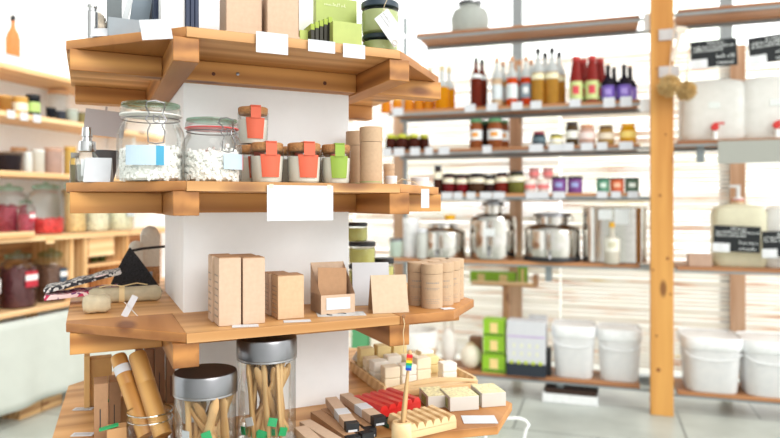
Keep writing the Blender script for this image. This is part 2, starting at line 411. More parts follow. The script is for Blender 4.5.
def price_tag(px, z, w, h, label, group, tiltn=0, frm=bg, rot=RT, off=-.006, drop=0, mat=None):
    p = frm(px, off, z); s = p.y/F
    o = MB().box(-w*s/2, w*s/2, -.0015, .0, -h*s, 0).build('price_tag', mat or m_paper, loc=(p.x, p.y, p.z-drop), rotz=rot)
    return tag(o, label, 'price tag', group)

lq = liquid; GLC = liquid((232, 236, 236), .6, 'pale_glass')
m_lab = M((222, 226, 228), .6, var=.02, name='paper_label')
# level 1: big glass demijohn
t = thing('glass_carboy', 'big clear glass carboy standing alone on the top board of the rack', 'jar', bg(470, .15, BL[1]+.001), RT)
m_carboy = liquid((204, 208, 204), .6, 'hazy_glass')
MB().lathe([(.11, 0), (.125, .02), (.13, .12), (.11, .165), (.065, .185), (.062, .2)], 28).build('body', m_carboy, t)
MB().lathe([(.075, .2), (.082, .205), (.08, .222), (.04, .232)], 24).build('lid', m_steel, t)
# level 2 bottles
for i, (px, off) in enumerate(((442, .06), (449, .16), (430, .2))):
    rack_item('oil_bottle', ['glowing yellow-orange bottle, front one at the left end of the rack', 'yellow-orange bottle just behind the front one at left end of rack', 'short yellow bottle half hidden by the stand shelf'][i], 'bottle', px, 2, off, 13-i, 44, 'flask', lq((255, 176, 20), .6), lq((250, 232, 190), .4), group='yellow oil bottles', clear=.5)
for i, px in enumerate((386, 397, 409, 419, 429)):
    rack_item('honey_jar', 'low orange honey jar in the row just right of the top stand shelf', 'jar', px, 2, .1, 10, 13, 'jar', lq((240, 160, 40), .5), M((226, 168, 60)), group='orange honey jars')
for i, (px, off) in enumerate(((476, .05), (482, .14))):
    rack_item('syrup_bottle', ['dark red-brown syrup bottle with black cap, front of its pair', 'dark red-brown syrup bottle with black cap, back of its pair'][i], 'bottle', px, 2, off, 11, 50, 'bottle', lq((112, 38, 22), .3), m_black, m_lab, (.58, .66), group='dark syrup bottles')
for i, (px, off, col, bd) in enumerate(((497, .05, (250, 214, 178), (206, 214, 218)), (503, .14, (250, 196, 120), (220, 224, 226)), (512, .04, (238, 88, 24), (214, 222, 224)), (519, .14, (240, 120, 30), (228, 226, 222)), (526, .05, (226, 70, 24), (120, 134, 146)), (531, .15, (240, 150, 30), (220, 220, 218)))):
    rack_item('juice_bottle', ['pale peach bottle with grey-white label, left of the juice bottles', 'light orange bottle behind the pale peach one', 'bright red-orange juice bottle with wide pale label', 'orange juice bottle tucked behind the red-orange one', 'red-orange juice bottle with slate grey label', 'amber orange bottle behind the slate-labelled one'][i], 'bottle', px, 2, off, 11, 47 if i % 2 else 49, 'bottle', lq(col, .45), M((206, 150, 110)), M(bd), (.14, .44), mark=m_lab if i == 4 else None, group='orange juice bottles', clear=.56)
for i, (px, off) in enumerate(((538, .04), (545, .15), (552, .04), (559, .15))):
    rack_item('cider_bottle', ['golden cider bottle with black stopper, left front of four', 'golden cider bottle with black stopper, left rear of four', 'golden cider bottle with black stopper, right front of four', 'golden cider bottle with black stopper, right rear of four'][i], 'bottle', px, 2, off, 13, 56 if i % 2 == 0 else 54, 'bottle', lq((226, 172, 76), .6), m_black, M((236, 230, 196)), (.44, .54), group='golden cider bottles', clear=.56)
    rack_item if False else None
for i, (px, off) in enumerate(((576, .04), (592, .04), (583, .16), (600, .17))):
    rack_item('tomato_sauce_bottle', ['red tomato sauce bottle with lime and pink label, left front', 'red tomato sauce bottle with lime and pink label, right front', 'red tomato sauce bottle behind the left front pair', 'red tomato sauce bottle at the right rear beside dark bottles'][i], 'bottle', px, 2, off, 13, 46, 'slope', lq((150, 48, 44), .25), M((190, 50, 46)), M((196, 206, 138)), (.05, .45), mark=M((210, 70, 80)), group='red tomato sauce bottles')
for i, (px, off) in enumerate(((608, .04), (624, .04), (614, .16), (630, .16))):
    rack_item('purple_bottle', ['dark bottle with violet label, left front of four near the post', 'dark bottle with violet label, right front of four near the post', 'dark bottle with violet label, left rear near the post', 'dark bottle with violet label, right rear nearest the post'][i], 'bottle', px, 2, off, 13, 36, 'flask', lq((32, 26, 38), .1), m_black, M((110, 82, 176)), (.05, .42), mark=M((160, 140, 210)), group='dark bottles with violet labels')
for i, px in enumerate((398, 470, 492, 517, 536, 575, 609, 626)):
    price_tag(px, BL[2]+.018, 11, 8 if i < 6 else 10, 'small blank white price tag clipped under the bottles of the second rack shelf', 'price tags on second rack shelf')
# level 3
for i, (px, off) in enumerate(((391, .05), (402, .04), (414, .05), (424, .12), (397, .16), (409, .16))):
    rack_item('jam_jar', 'small dark preserve jar with mottled yellow-green lid at left of third rack shelf', 'jar', px, 3, off, 11, 16, 'round', lq((70, 30, 20), .2), M((186, 190, 50), var=.4, scale=60), group='yellow-lidded preserve jars', lidh=.35)
for i, (px, off, w) in enumerate(((476, .05, 13), (495, .05, 15), (504, .16, 10), (485, .17, 11))):
    rack_item('chutney_jar', ['amber-brown jar with green lid and orange spot label', 'wider amber-brown jar with green lid and white label', 'amber-brown green-lidded jar behind to the right', 'dark jar between the two green-lidded ones'][i], 'jar', px, 3, off, w, 29, 'jar', lq((150, 84, 48) if i < 3 else (60, 42, 36), .3), M((84, 140, 96)), m_lab if i < 3 else None, (.28, .62), mark=M((226, 150, 60)), group='green-lidded chutney jars', lidh=.12)
sp = [(539, 14, 14, (60, 68, 76), (150, 40, 60), (90, 110, 120), 'small dark jar with dark red lid and slate label'), (556, 13, 11, (240, 226, 120), (40, 40, 40), (240, 240, 236), 'short white-labelled jar with black lid and yellow back'), (572, 12, 23, (96, 76, 52), (50, 42, 36), (236, 236, 230), 'tall brown spice jar with black lid and white label'), (587, 16, 20, (226, 184, 166), (214, 150, 110), (240, 220, 216), 'plump pink spread jar with copper lid'), (606, 16, 18, (190, 150, 84), (110, 84, 56), (230, 216, 196), 'tan mustard jar with brown lid'), (628, 16, 20, (246, 176, 30), (236, 176, 60), (246, 214, 120), 'bright yellow curry jar nearest the pine post')]
for px, w, h, bc, lc, bd, lab in sp:
    rack_item('spread_jar', lab+', on the third rack shelf', 'jar', px, 3, .06, w, h+1, 'round' if w > 13 else 'jar', lq(bc, .3), M(lc), M(bd), (.3, .62), lidh=.15)
for px, w in ((387, 9), (399, 11), (415, 10), (429, 8), (444, 11), (487, 9), (536, 14), (556, 14), (568, 11), (587, 12), (602, 10), (626, 13)):
    price_tag(px, BL[3]+.014, w, 8, 'small blank white price tag on the edge of the third rack shelf', 'price tags on third rack shelf')
# level 4
dk = [(438, 9, 28, (70, 40, 30), 'tall narrow dark jar with brown top at the left of the sauce row'), (449, 12, 20, (110, 30, 34), 'wine-red sauce jar first in the row'), (462, 12, 19, (120, 24, 34), 'wine-red sauce jar second in the row'), (477, 16, 20, (76, 50, 34), 'wide brown sauce jar third in the row'), (490, 10, 18, (60, 34, 34), 'narrow dark sauce jar fourth in the row'), (502, 13, 21, (120, 40, 32), 'red-brown sauce jar fifth in the row'), (517, 17, 22, (110, 106, 50), 'wide olive green sauce jar sixth in the row')]
for px, w, h, bc, lab in dk:
    rack_item('sauce_jar', lab, 'jar', px, 4, .05, w, h, 'round', lq(bc, .15), m_black, M((238, 230, 208)), (.52, .76), group='black-lidded sauce jars', lidh=.16)
for i, px in enumerate((443, 456, 470, 483, 496, 509)):
    rack_item('sauce_jar', 'dark sauce jar in the rear row, seen only between the front jars', 'jar', px, 4, .18, 12, 19, 'jar', lq((60, 34, 30), .15), m_black, None, group='rear row of dark sauce jars')
for i, (px, dz, off) in enumerate(((530, 0, .05), (543, 0, .05), (534, 1, .05), (548, 1, .05))):
    p = bg(px, off, 0); s = p.y/F
    rack_item('dessert_pot', ['pink dessert pot, lower left of the four stacked', 'pink dessert pot, lower right of the four stacked', 'darker pink pot stacked on top at left', 'darker pink pot stacked on top at right'][i], 'pot', px, 4, off, 12 if dz == 0 else 10, 14 if dz == 0 else 11, 'tub', M((238, 224, 218) if not dz else (196, 130, 130)), M((236, 220, 206) if not dz else (150, 110, 96)), M((226, 120, 120)), (.3, .6), group='stacked pink pots', dz=dz*14.3*s)
for px, c, bd, w, h, lab in ((559, (116, 56, 130), (150, 160, 210), 14, 16, 'purple labelled jar with blue spot, left of the purple pair'), (575, (116, 56, 130), (150, 160, 210), 14, 16, 'purple labelled jar with blue spot, right of the purple pair'), (603, (84, 150, 120), (214, 230, 220), 12, 15, 'mint green labelled jar with black lid'), (617, (216, 96, 50), (240, 190, 160), 13, 15, 'orange-red labelled jar with black lid'), (632, (76, 106, 84), (226, 232, 226), 13, 15, 'dark green labelled jar with black lid nearest the post')):
    rack_item('pickle_jar', lab, 'jar', px, 4, .05, w, h, 'cyl', M(c), m_black, M(c), (.15, .8), mark=M(bd), lidh=.14)
for px, w in ((447, 11), (458, 9), (471, 9), (486, 12), (499, 12), (532, 12), (543, 11), (559, 12), (602, 10), (616, 9), (633, 10)):
    price_tag(px, BL[4]+.008, w, 7, 'small blank white price tag on the edge of the fourth rack shelf', 'price tags on fourth rack shelf')
# level 5: fusti
def fusto(px, wpx, hbody, hneck, label, sq=0, black_base=False, neckw=.4, shoulder=.15, tagm=True, off=.15, flat=False):
    p = bg(px, off, BL[5]+.001); s = p.y/F; r = wpx*s/2; hb = hbody*s; hn = hneck*s
    t = thing('steel_dispenser', label, 'dispenser', p, RT, None)
    pr = [(r*.9, 0), (r*.97, .02*hb), (r, .1*hb), (r, .82*hb), (r*.99, .84*hb), (r, .86*hb), (r*.93, .93*hb), (r*.6, hb), (r*neckw, hb*1.01), (r*neckw, hb+hn*.7)]
    if sq: pr = [(r*.97, 0), (r, .01*hb), (r, .99*hb), (r*.97, hb)]
    MB().lathe(pr, 36, sq=sq).build('drum', m_mirror, t)
    if not sq:
        MB().lathe([(r*neckw*1.08, hb+hn*.6), (r*neckw*1.12, hb+hn*.66), (r*neckw*1.1, hb+hn*.9), (r*neckw*.5, hb+hn)], 28).build('lid', m_steel, t)
        for k in range(2):
            a = k*math.pi; MB().tube([(r*neckw*math.cos(a)*1.0, 0, hb+hn*.2), (r*neckw*math.cos(a)*1.35, 0, hb+hn*.45), (r*neckw*math.cos(a)*1.1, 0, hb+hn*.8)], .004, 6).build('clasp', m_steel, t)
    if black_base: MB().lathe([(r*1.0, -.0005), (r*1.03, .002), (r*1.03, .1*hb), (r*1.0, .13*hb)], 36).build('base_ring', m_black, t)
    MB().tube([(0, -r*.98, .18*hb), (0, -r-.035, .18*hb), (0, -r-.04, .1*hb)], .008, 8).box(-.006, .006, -r-.03, -r-.018, .2*hb, .3*hb).build('tap', m_steel, t)
    if tagm: MB().box(-.035, .035, -r-.006, -r-.003, .52*hb, .68*hb).build('label', m_lab, t)
    return t
fusto(443, 46, 30, 0.1*40, 'low polished steel dispenser at left of the rack, yellow funnel on top', neckw=.5, tagm=False)
t = fusto(493, 46, 45, 13, 'tall polished steel drum dispenser with white tag and necked lid')
fusto(552, 54, 36, 12, 'wide squat steel dispenser on a black base ring with broad neck', black_base=True, neckw=.58, tagm=False)
t_can = fusto(614, 60, 53, 0, 'big boxy square steel canister beside the pine post', sq=3, tagm=False, off=.24)
r_ = 30*t_can.location.y/F
MB().box(-r_*.5, -r_*.08, -r_-.004, -r_-.001, .27, .33).box(r_*.0, r_*.42, -r_-.004, -r_-.001, .24, .335).build('white_cards', m_lab, t_can)
rack_item('plastic_funnel', 'bright yellow funnel on top of the low steel dispenser', 'funnel', 450, BL[5]+.26, .13, 12, 5, 'tub', M((250, 186, 20)), M((250, 190, 30)))
rack_item('oil_bottle', 'small clear bottle with yellow stopper in front of the square canister', 'bottle', 612, 5, .012, 15, 41, 'flask', lq((226, 220, 206), .3), M((226, 170, 30)), M((240, 238, 226)), (.3, .62), mark=M((210, 206, 180)))
rack_item('milk_bottle', 'tall white cylindrical bottle beside the low steel dispenser', 'bottle', 411, 5, .1, 16, 39, 'cyl', m_whitep, M((236, 238, 240)))
rack_item('glass_jar', 'short pale green glass jar at the far left of the drum shelf', 'jar', 396, 5, .06, 13, 19, 'cyl', lq((216, 232, 222), .5), m_steel)
rack_item('glass_vase', 'cloudy jar with white lid between white bottle and pale green jar', 'jar', 422, 5, .02, 10, 30, 'jar', lq((234, 236, 232), .5), m_paper)
for px in (601, 621):
    p = bg(px, -.004, BL[5]); s = p.y/F
    o = MB().box(-7*s, 7*s, -.002, 0, 0, 12*s).build('card', m_paper, loc=(p.x, p.y-.16 if False else p.y, p.z+37*s), rotz=RT) if False else None
# bracket tray with green packs
p = bg(504, .0, -.62+.0); 
ty = -.56
t = thing('box_tray', 'small pale wooden tray holding green packets, fixed to the back batten below the drum shelf', 'tray', bg(504, .3, ty), RT)
MB().box(-.215, .2, -.06, .06, 0, .012).box(-.215, .2, -.06, -.052, 0, .03).box(-.215, -.207, -.06, .06, 0, .03).build('tray_body', m_pale, t)
MB().box(.2, .23, -.06, .06, .0, .075).box(-.01, .03, .0, .06, -.30, 0).build('bracket', wood('bracket_wood', (206, 160, 120), (160, 110, 74), 2), t)
m_tea = M((142, 190, 40), .5, name='lime_packet')
for i, (px, w, h) in enumerate(((482, 22, 11), (504, 24, 11), (523, 9, 19))):
    p = bg(px, .3, ty+.0125); s = p.y/F; o = MB().box(-w*s/2, w*s/2, -.035, .035, 0, h*s)
    t = thing('tea_packet', ['lime green packet lying at the left end of the small tray', 'lime green packet lying in the middle of the small tray', 'lime green packet standing upright on the small tray'][i], 'packet', p, RT, 'lime packets')
    o.build('carton', m_tea, t); MB().box(-w*s*.17, w*s*.17, -.037, -.0355, 0.001, h*s*.8).build('label', M((232, 206, 140)), t)
# level 6
def cbox(name, label, cat, p, rot, w, d, h, mats, group=None, bevel=.001, y0=None):
    o = MB().box(-w/2, w/2, -d/2, d/2, 0, h); t = thing(name, label, cat, p, rot, group); o.build('carton', mats, t, bevel=bevel); return t
for i, (dz, w) in enumerate(((0, 23), (18, 21), (35.5, 21))):
    p = bg(495, .06, BL[6]+.001); s = p.y/F; p.z += dz*s
    t = cbox('tea_box', ['lime green box with cream label, bottom of the stack of three', 'lime green box with cream label, middle of the stack of three', 'lime green box with cream label, top of the stack of three'][i], 'box', p, RT, w*s, .1, 17.3*s, m_tea, 'stack of lime boxes')
    MB().box(-w*s*.18, w*s*.18, -.052, -.0505, 4*s, 14*s).build('label', M((236, 208, 140)), t)
    MB().box(-w*s*.45, w*s*.45, -.0515, -.0505, 1.5*s, 3*s).build('stripe', M((60, 96, 30)), t)
p = bg(527, .05, BL[6]+.001); s = p.y/F
t = thing('display_carton', 'white display carton with black lower band and lime dots on the bottom rack shelf', 'box', p, RT)
MB().box(-18.5*s, 18.5*s, -.06, .06, 12*s, 54*s).build('carton', m_paper, t)
MB().box(-19*s, 19*s, -.065, .065, 0, 12.5*s).build('base_tray', M((34, 42, 54)), t)
mb = MB()
for k in range(5): mb.lathe([(.012, 0), (.012, .002)], 12, T=TR((-14+7*k)*s, -.0655, 13.5*s, R(90)))
mb.build('lime_dots', M((190, 206, 70)), t)
mb = MB(); mb.box(-18*s, 18*s, -.0615, -.0605, 38*s, 40*s, 0)
for r_ in range(2):
    for k in range(4): mb.box((-13+7.5*k)*s, (-10.5+7.5*k)*s, -.0615, -.0605, (20+8*r_)*s, (24+8*r_)*s, 1)
mb.build('printed_mark', [M((196, 180, 214)), M((224, 226, 200))], t)
cbox('silver_pouch', 'pale grey pouch standing behind the white display carton', 'pouch', bg(538, .2, BL[6]+.001), RT, .12, .06, .36, M((214, 216, 220), .4))
cbox('black_case', 'small black case between the display carton and the white buckets', 'case', bg(548, .08, BL[6]+.001), RT, .04, .08, .17, m_black)
def bucket(px, wpx, hpx, label, z=BL[6], off=.15):
    p = bg(px, off, z+.001); s = p.y/F; r = wpx*s/2
    t = thing('plastic_bucket', label, 'bucket', p, RT, 'white lidded buckets')
    MB().lathe([(r*.8, 0), (r*.83, .01), (r*.93, hpx*s*.78), (r*.93, hpx*s*.8)], 36, sq=3).build('tub', m_whitep, t)
    MB().lathe([(r*.96, hpx*s*.76), (r, hpx*s*.8), (r, hpx*s*.93), (r*.96, hpx*s*.97), (r*.93, hpx*s*.94)], 36, sq=3).build('lid', M((240, 242, 244), .35), t)
    a = [(-r*.9, -r*.85, hpx*s*.72)]+[(r*.9*math.sin(g), -r*.93, hpx*s*(.72-.14*math.cos(g))) for g in (-.9, -.4, 0, .4, .9)]+[(r*.9, -r*.85, hpx*s*.72)]
    MB().tube(a, .004, 6).build('handle', M((240, 242, 244)), t)
bucket(574, 43, 52, 'white lidded plastic bucket, left one of the two left of the pine post')
bucket(619, 43, 52, 'white lidded plastic bucket, right one of the two left of the pine post')
bucket(709, 56, 55, 'white lidded plastic bucket just right of the pine post', z=-1.115)
bucket(769, 57, 56, 'white lidded plastic bucket at the right edge of the photo', z=-1.115)
# left end of level 6
p = bg(471, .08, BL[6]+.001)
t = thing('cloth_bag', 'off-white bulging cloth bag beside the stack of lime boxes', 'bag', p, RT)
MB().ball(0, 0, .08, .072, .05, .08, 16).build('cloth', M((236, 226, 208), .9, bump=.4), t)
MB().tube([(-.03, 0, .15), (0, -.01, .175), (.03, 0, .15)], .006).build('tie', m_string, t)
p = bg(476, .2, BL[6]+.001)
cbox('brown_box', 'small brown-topped box behind the off-white cloth bag', 'box', p, RT, .08, .08, .19, M((140, 96, 70)))
t = thing('woven_basket', 'round two-tone basket, white above and tan below, behind the soap shelf', 'basket', bg(417, .1, BL[6]+.001), RT)
MB().lathe([(.10, 0), (.125, .03), (.14, .12)], 28, close=False).lathe([(.0, .002), (.10, .002)], 28).build('woven_body', M((206, 176, 142), .9, var=.2, scale=80, bump=.5), t)
MB().lathe([(.14, .12), (.145, .14), (.143, .23), (.135, .235), (.13, .13)], 28, close=False).build('cloth_lining', M((236, 234, 230), .8), t)
t = thing('fabric_tote', 'crumpled pale fabric tote leaning between basket and lime boxes', 'bag', bg(449, .12, BL[6]+.001), RT)
MB().ball(0, 0, .13, .055, .05, .13, 14).build('cloth', M((226, 220, 214), .9, bump=.5), t)
MB().tube([(-.03, -.01, .22), (-.02, -.02, .33), (.02, -.02, .34), (.03, -.01, .22)], .007).build('handle', M((200, 190, 180)), t)
for i, (px, w, h, c) in enumerate(((362, 18, 24, (90, 160, 110)), (378, 12, 14, (240, 232, 214)))):
    p = bg(px, .1, BL[6]+.001); s = p.y/F
    cbox('soap_carton', ['green carton glimpsed between the white pillar and the stand shelf', 'cream carton beside the green one near the pillar'][i], 'box', p, RT, w*s, .08, (h+10)*s, M(c))
# cardboard box lid on the floor
p = bg(571, .12, -1.249); s = p.y/F
t = thing('shallow_crate', 'shallow white cardboard crate with dark inside on floor under bottom rack shelf', 'box', p, RT)
w, h = 52*s, 15*s
MB().box(-w/2, w/2, -.14, -.135, 0, h*.6).box(-w/2, w/2, .135, .14, 0, h*.6).box(-w/2, -w/2+.005, -.135, .135, 0, h*.6).box(w/2-.005, w/2, -.135, .135, 0, h*.6).box(-w/2, w/2, -.14, .14, 0, .004).build('carton', M((236, 238, 240)), t)
MB().box(-w/2+.01, w/2-.01, -.1, .12, .005, h*.8).build('dark_inner_block', M((64, 44, 34)), t)  # dark brown block set inside the crate

# right bay ------------------------------------------------------------------
def jerrycan(px, z, wpx, hpx, label, off=.16, yellow=False, tap=True):
    p = bg(px, off, z+.001); s = p.y/F; w = wpx*s/2; h = hpx*s
    t = thing('jerrycan', label, 'canister', p, RT, 'milky canisters')
    MB().lathe([(w*.9, 0), (w*.97, .012), (w, .04), (w, h*.84), (w*.9, h*.93), (w*.55, h*.985), (w*.2, h)], 36, sq=4, T=Matrix.Diagonal((1, .62, 1, 1))).build('tank', liquid((242, 242, 238) if not yellow else (242, 238, 214), .35), t)
    if tap:
        MB().tube([(0, -w*.58, .04), (0, -w*.62-.03, .04), (0, -w*.62-.035, .0)], .012, 8).build('spout', M((240, 240, 240)), t)
        MB().lathe([(.02, 0), (.022, .004), (.022, .02), (.018, .024)], 18, T=TR(0, -w*.62-.012, .075, R(90))).box(-.004, .05, -w*.62-.034, -w*.62-.026, .09, .102).build('red_valve', m_red, t)
        MB().box(-.03, .03, -w*.62-.003, -w*.62-.0015, h*.5, h*.6).build('label', M((226, 232, 230)), t)
    else:
        MB().lathe([(w*.26, h*.97), (w*.22, h*1.02), (w*.2, h*1.05)], 20).build('neck', M((216, 190, 150)), t)
        MB().lathe([(.03, h*1.05), (.032, h*1.06), (.03, h*1.09), (.012, h*1.1), (.012, h*1.28)], 18).box(-.05, .012, -.012, .012, h*1.26, h*1.3).build('pump', M((240, 240, 242)), t)
        MB().lathe([(.034, h*1.045), (.034, h*1.065)], 18).build('red_collar', m_red, t)
    return t
jerrycan(711, .378, 58, 62, 'milky white canister with red tap, upper right shelf next to the pine post')
jerrycan(771, .378, 58, 64, 'milky white canister with red tap at upper right edge of the photo')
jerrycan(738, -.372, 48, 62, 'milky canister with pump, black price board on front, lower right shelf', yellow=True, tap=False)
jerrycan(790, -.372, 48, 62, 'milky canister with pump cut by the right edge of the photo', tap=False)
def chalk_sign(px, py_top, wpx, hpx, off, label, tagside=True, rot=0):
    p = bg(px, off, 0); s = p.y/F; p.z = CAMZ+(HY-py_top)*s; w = wpx*s; h = hpx*s
    t = thing('chalkboard_sign', label, 'sign', p, RT, tilt=(0, rot))
    MB().box(-w/2, w/2, -.004, 0, -h, 0).build('board', m_chalk, t)
    mb = MB()
    mb_rows = [(.38, .72, .04), (.06, .95, .17), (.06, .7, .30)]
    for a, b_, c in mb_rows: scrawl(mb, -w/2+a*w, -w/2+b_*w, -h*(c+.11), h*.10, -.0045, t=h*.022)
    for c in (.55, .78): scrawl(mb, -w/2+.56*w, -w/2+.93*w, -h*(c+.13), h*.13, -.0045)
    mb.build('chalk_writing', m_inkw, t, smooth=False)
    if tagside: MB().box(-w/2-.003, -w/2+.36*w, -.0065, -.0045, -h-.004, -h*.68).build('paper_tag', M((226, 228, 232)), t)
    return t
chalk_sign(713, 40, 42, 27, -.025, 'black chalk price board hanging above the first milky canister', rot=-R(2))
chalk_sign(771, 35, 42, 27, -.025, 'black chalk price board hanging above the second milky canister at right edge', rot=-R(5))
chalk_sign(737, 226, 42, 26, .015, 'black chalk price board on the pump canister of lower right shelf', rot=R(2))
chalk_sign(782, 231, 36, 26, .015, 'black chalk price board on the canister cut by the right edge', rot=R(-2))
p = bg(760, -.03, 0); s = p.y/F
o = MB().box(-38*s, 38*s, -.003, 0, -23*s, 0).build('blank_sign', M((166, 167, 160), .6, var=.01), loc=(p.x, p.y, CAMZ+(HY-140)*s), rotz=RT); tag(o, 'wide blank light grey card hung from the edge of the upper right shelf', 'sign')
cbox('cardboard_box', 'small brown cardboard box at left end of lower right shelf', 'box', bg(699, .06, -.371), RT, .125, .1, .075, M((188, 156, 136)))
# post tags and brushes
def post_pt(px, py): p = bg(px, -.08, 0); return Vector((p.x, p.y, CAMZ+(HY-py)*p.y/F)), p.y/F
for i, (px, py, w, h) in enumerate(((668, 29, 17, 11), (669, 66, 19, 11))):
    p, s = post_pt(px, py); o = MB().box(-w*s/2, w*s/2, -.002, 0, -h*s, 0).build('paper_tag', M((196, 190, 190)), loc=p, rotz=RT)
    o['label'] = ['grey paper tag nailed to the pine post, upper one', 'grey paper tag nailed to the pine post just above the round brushes'][i]; o['category'] = 'tag'
for i, (px, py, dx) in enumerate(((668, 88, -.004), (679, 92, .03))):
    p, s = post_pt(px, py); p = p-Vector((RB.x, RB.y, 0))*(.07 if i == 0 else .03)+Vector((RA.x, RA.y, 0))*(.0 if i == 0 else .035)
    t = thing('scrub_brush', ['round tan bristle brush hanging at the post, left and larger', 'round tan bristle brush hanging at the post, right and behind'][i], 'brush', p, RT, 'round hanging brushes')
    mb = MB(); r = .068-.008*i; mb.ball(0, 0, 0, r*.6, r*.6, r*.6, 12)
    for k in range(420):
        z_ = random.uniform(-1, 1); a = random.uniform(0, 2*math.pi); q = math.sqrt(1-z_*z_); d = Vector((q*math.cos(a), q*math.sin(a), z_))
        mb.tube([d*r*.5, d*r*random.uniform(.9, 1.05)], .0022, 3)
    mb.build('bristles', M((206, 176, 122), .9, var=.2), t)
    MB().tube([(0, 0, r*.8), (.012, 0, .2), (.03-.01*i, 0, .36)], .004, 6).build('cord', M((222, 196, 172)), t)
p, s = post_pt(682, 27); p.y -= .0
t = thing('wooden_paddle', 'pale wooden handle hanging from the right rail above the round brushes', 'utensil', p, RT, tilt=(0, R(14)))
MB().box(-.03, .03, -.014, .0, -.04, 0).box(-.014, .012, -.014, 0, -.2, -.04).build('handle', M((236, 222, 208)), t, bevel=.003)

# ================================================================== LEFT WALL SHELVES
def lf_s(px, off=0): p = lf(px, off, 0); return Vector(p[:2]).dot(RB)
O3 = lf(0, 0, 0); S0 = Vector(O3[:2]).dot(RB)
def lf_obj(mb, name, mats, parent=None, **k): 
    return mb.build(name, mats, parent=parent, **k)
for k in (1, 2, 3):
    zz = CAMZ+LL[k]; t = thing('wall_shelf', ['uppermost pale wooden wall shelf on the left white wall', 'second pale wooden wall shelf on the left white wall', 'third pale wooden wall shelf, just above the sweets jars'][k-1], 'shelf', (O3.x, O3.y, 0), A3)
    MB().box(-1.3, 1.7, 0, .335, zz-.03, zz).build('shelf_board', m_pale, t, bevel=.002)
    MB().box(-.3, -.27, .1, .335, zz-.12, zz-.03).box(1.2, 1.23, .1, .335, zz-.12, zz-.03).build('bracket', m_white, t)
cab = thing('wooden_counter', 'pale wooden counter unit with compartments along the left wall', 'cabinet', (O3.x, O3.y, 0), A3)
z4, z5 = CAMZ+LL[4], CAMZ+LL[5]
MB().box(-1.3, 1.8, -.03, .338, z4-.03, z4).build('counter_top', m_pale, cab, bevel=.002)
MB().box(-1.3, 1.8, 0, .338, z5-.03, z5).build('lower_shelf', m_pale, cab, bevel=.002)
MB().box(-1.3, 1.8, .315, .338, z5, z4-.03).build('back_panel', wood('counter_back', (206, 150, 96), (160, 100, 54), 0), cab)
def s_of(px, off=0): return lf_s(px, off)-S0
for px in (-60, 72, 86, 128):
    x = s_of(px) if px > -50 else -1.28
    MB().box(x-.012, x+.012, 0, .315, z5, z4-.03).build('divider', m_pale_z, cab)
MB().box(s_of(89), s_of(114), .0, .02, z4-.16, z4-.03).build('drawer_front', m_pale, cab)
for px in (2, 60, 118): MB().box(s_of(px)-.02, s_of(px)+.02, .2, .26, .15, z5-.03).build('leg', m_pale_z, cab)
MB().box(s_of(42), s_of(50), -.035, -.03, z4-.05, z4-.01).build('clip', m_pale, cab)

def wall_item(name, label, cat, px, lv, off, w, h, kind, body, lid, *a, **k):
    z = LL[lv] if isinstance(lv, int) else lv; p = lf(px, off, z+.0005); s = p.y/F
    return container(name, label, cat, p, A3, w*s, h*s, kind, body, lid, *a, **k)
wall_item('cordial_bottle', 'orange cordial bottle with black cap on the uppermost wall shelf', 'bottle', 13, 1, .12, 13, 54, 'bottle', lq((250, 164, 104), .4), m_black)
p = lf(14, .02, LL[1]); s = p.y/F; o = MB().box(-11*s, 11*s, -.003, 0, 0, 10*s).build('blank_card', m_paper, loc=(p.x, p.y, p.z), rotz=A3); tag(o, 'blank white card in front of the orange cordial bottle', 'card')
for px, w, h, bc, lc, bd, lab in ((5, 12, 17, (170, 120, 60), (200, 150, 80), None, 'amber jar first on the second wall shelf'), (20, 14, 18, (226, 176, 90), (206, 160, 90), (240, 232, 206), 'honey jar with pale label second on the wall shelf'), (33, 13, 22, (30, 34, 40), (24, 26, 32), (176, 206, 120), 'dark jar with black lid and green-white label'), (51, 9, 12, (30, 32, 40), (30, 30, 36), None, 'small near-black pot on the second wall shelf'), (61, 9, 10, (70, 74, 84), (50, 50, 60), None, 'small slate pot beside the near-black one'), (72, 11, 14, (196, 206, 196), (180, 180, 170), None, 'pale frosted jar near the stand on the second wall shelf'), (82, 8, 12, (150, 140, 96), (110, 100, 80), None, 'olive jar nearest the stand on the second wall shelf')):
    wall_item('preserve_jar', lab, 'jar', px, 2, .08, w, h, 'cyl', lq(bc, .25), M(lc), M(bd) if bd else None, (.2, .65))
wall_item('storage_jar', 'clear jar with pale wooden lid behind the small dark pots', 'jar', 58, 2, .24, 18, 34, 'cyl', lq((236, 238, 238), .6), M((226, 180, 136)), lidh=.12)
for px in (11, 24, 37): 
    price_tag(px, LL[2]+.005, 9, 8, 'blank white price tag on the edge of second wall shelf', 'price tags on second wall shelf', frm=lf, rot=A3)
# third
for px, w, h, bc, lc, kind, lab, off in ((9, 24, 19, (52, 44, 48), (90, 70, 54), 'tub', 'dark glazed tub at the left of third wall shelf', .1), (28, 8, 20, (236, 236, 232), (230, 230, 228), 'jar', 'narrow white jar beside the dark tub', .07), (38, 12, 24, (226, 224, 214), (214, 214, 210), 'cyl', 'clear jar with white lid on third wall shelf', .12), (53, 17, 26, (206, 176, 164), (190, 150, 130), 'cyl', 'blush pink filled jar on third wall shelf', .12), (70, 11, 28, (222, 190, 110), (206, 160, 70), 'cyl', 'amber jar partly hidden behind the stand shelf', .1), (19, 14, 26, (186, 170, 160), (196, 150, 110), 'cyl', 'jar with copper lid behind the dark tub', .26)):
    wall_item('pantry_jar', lab, 'jar', px, 3, off, w, h, kind, lq(bc, .35), M(lc))
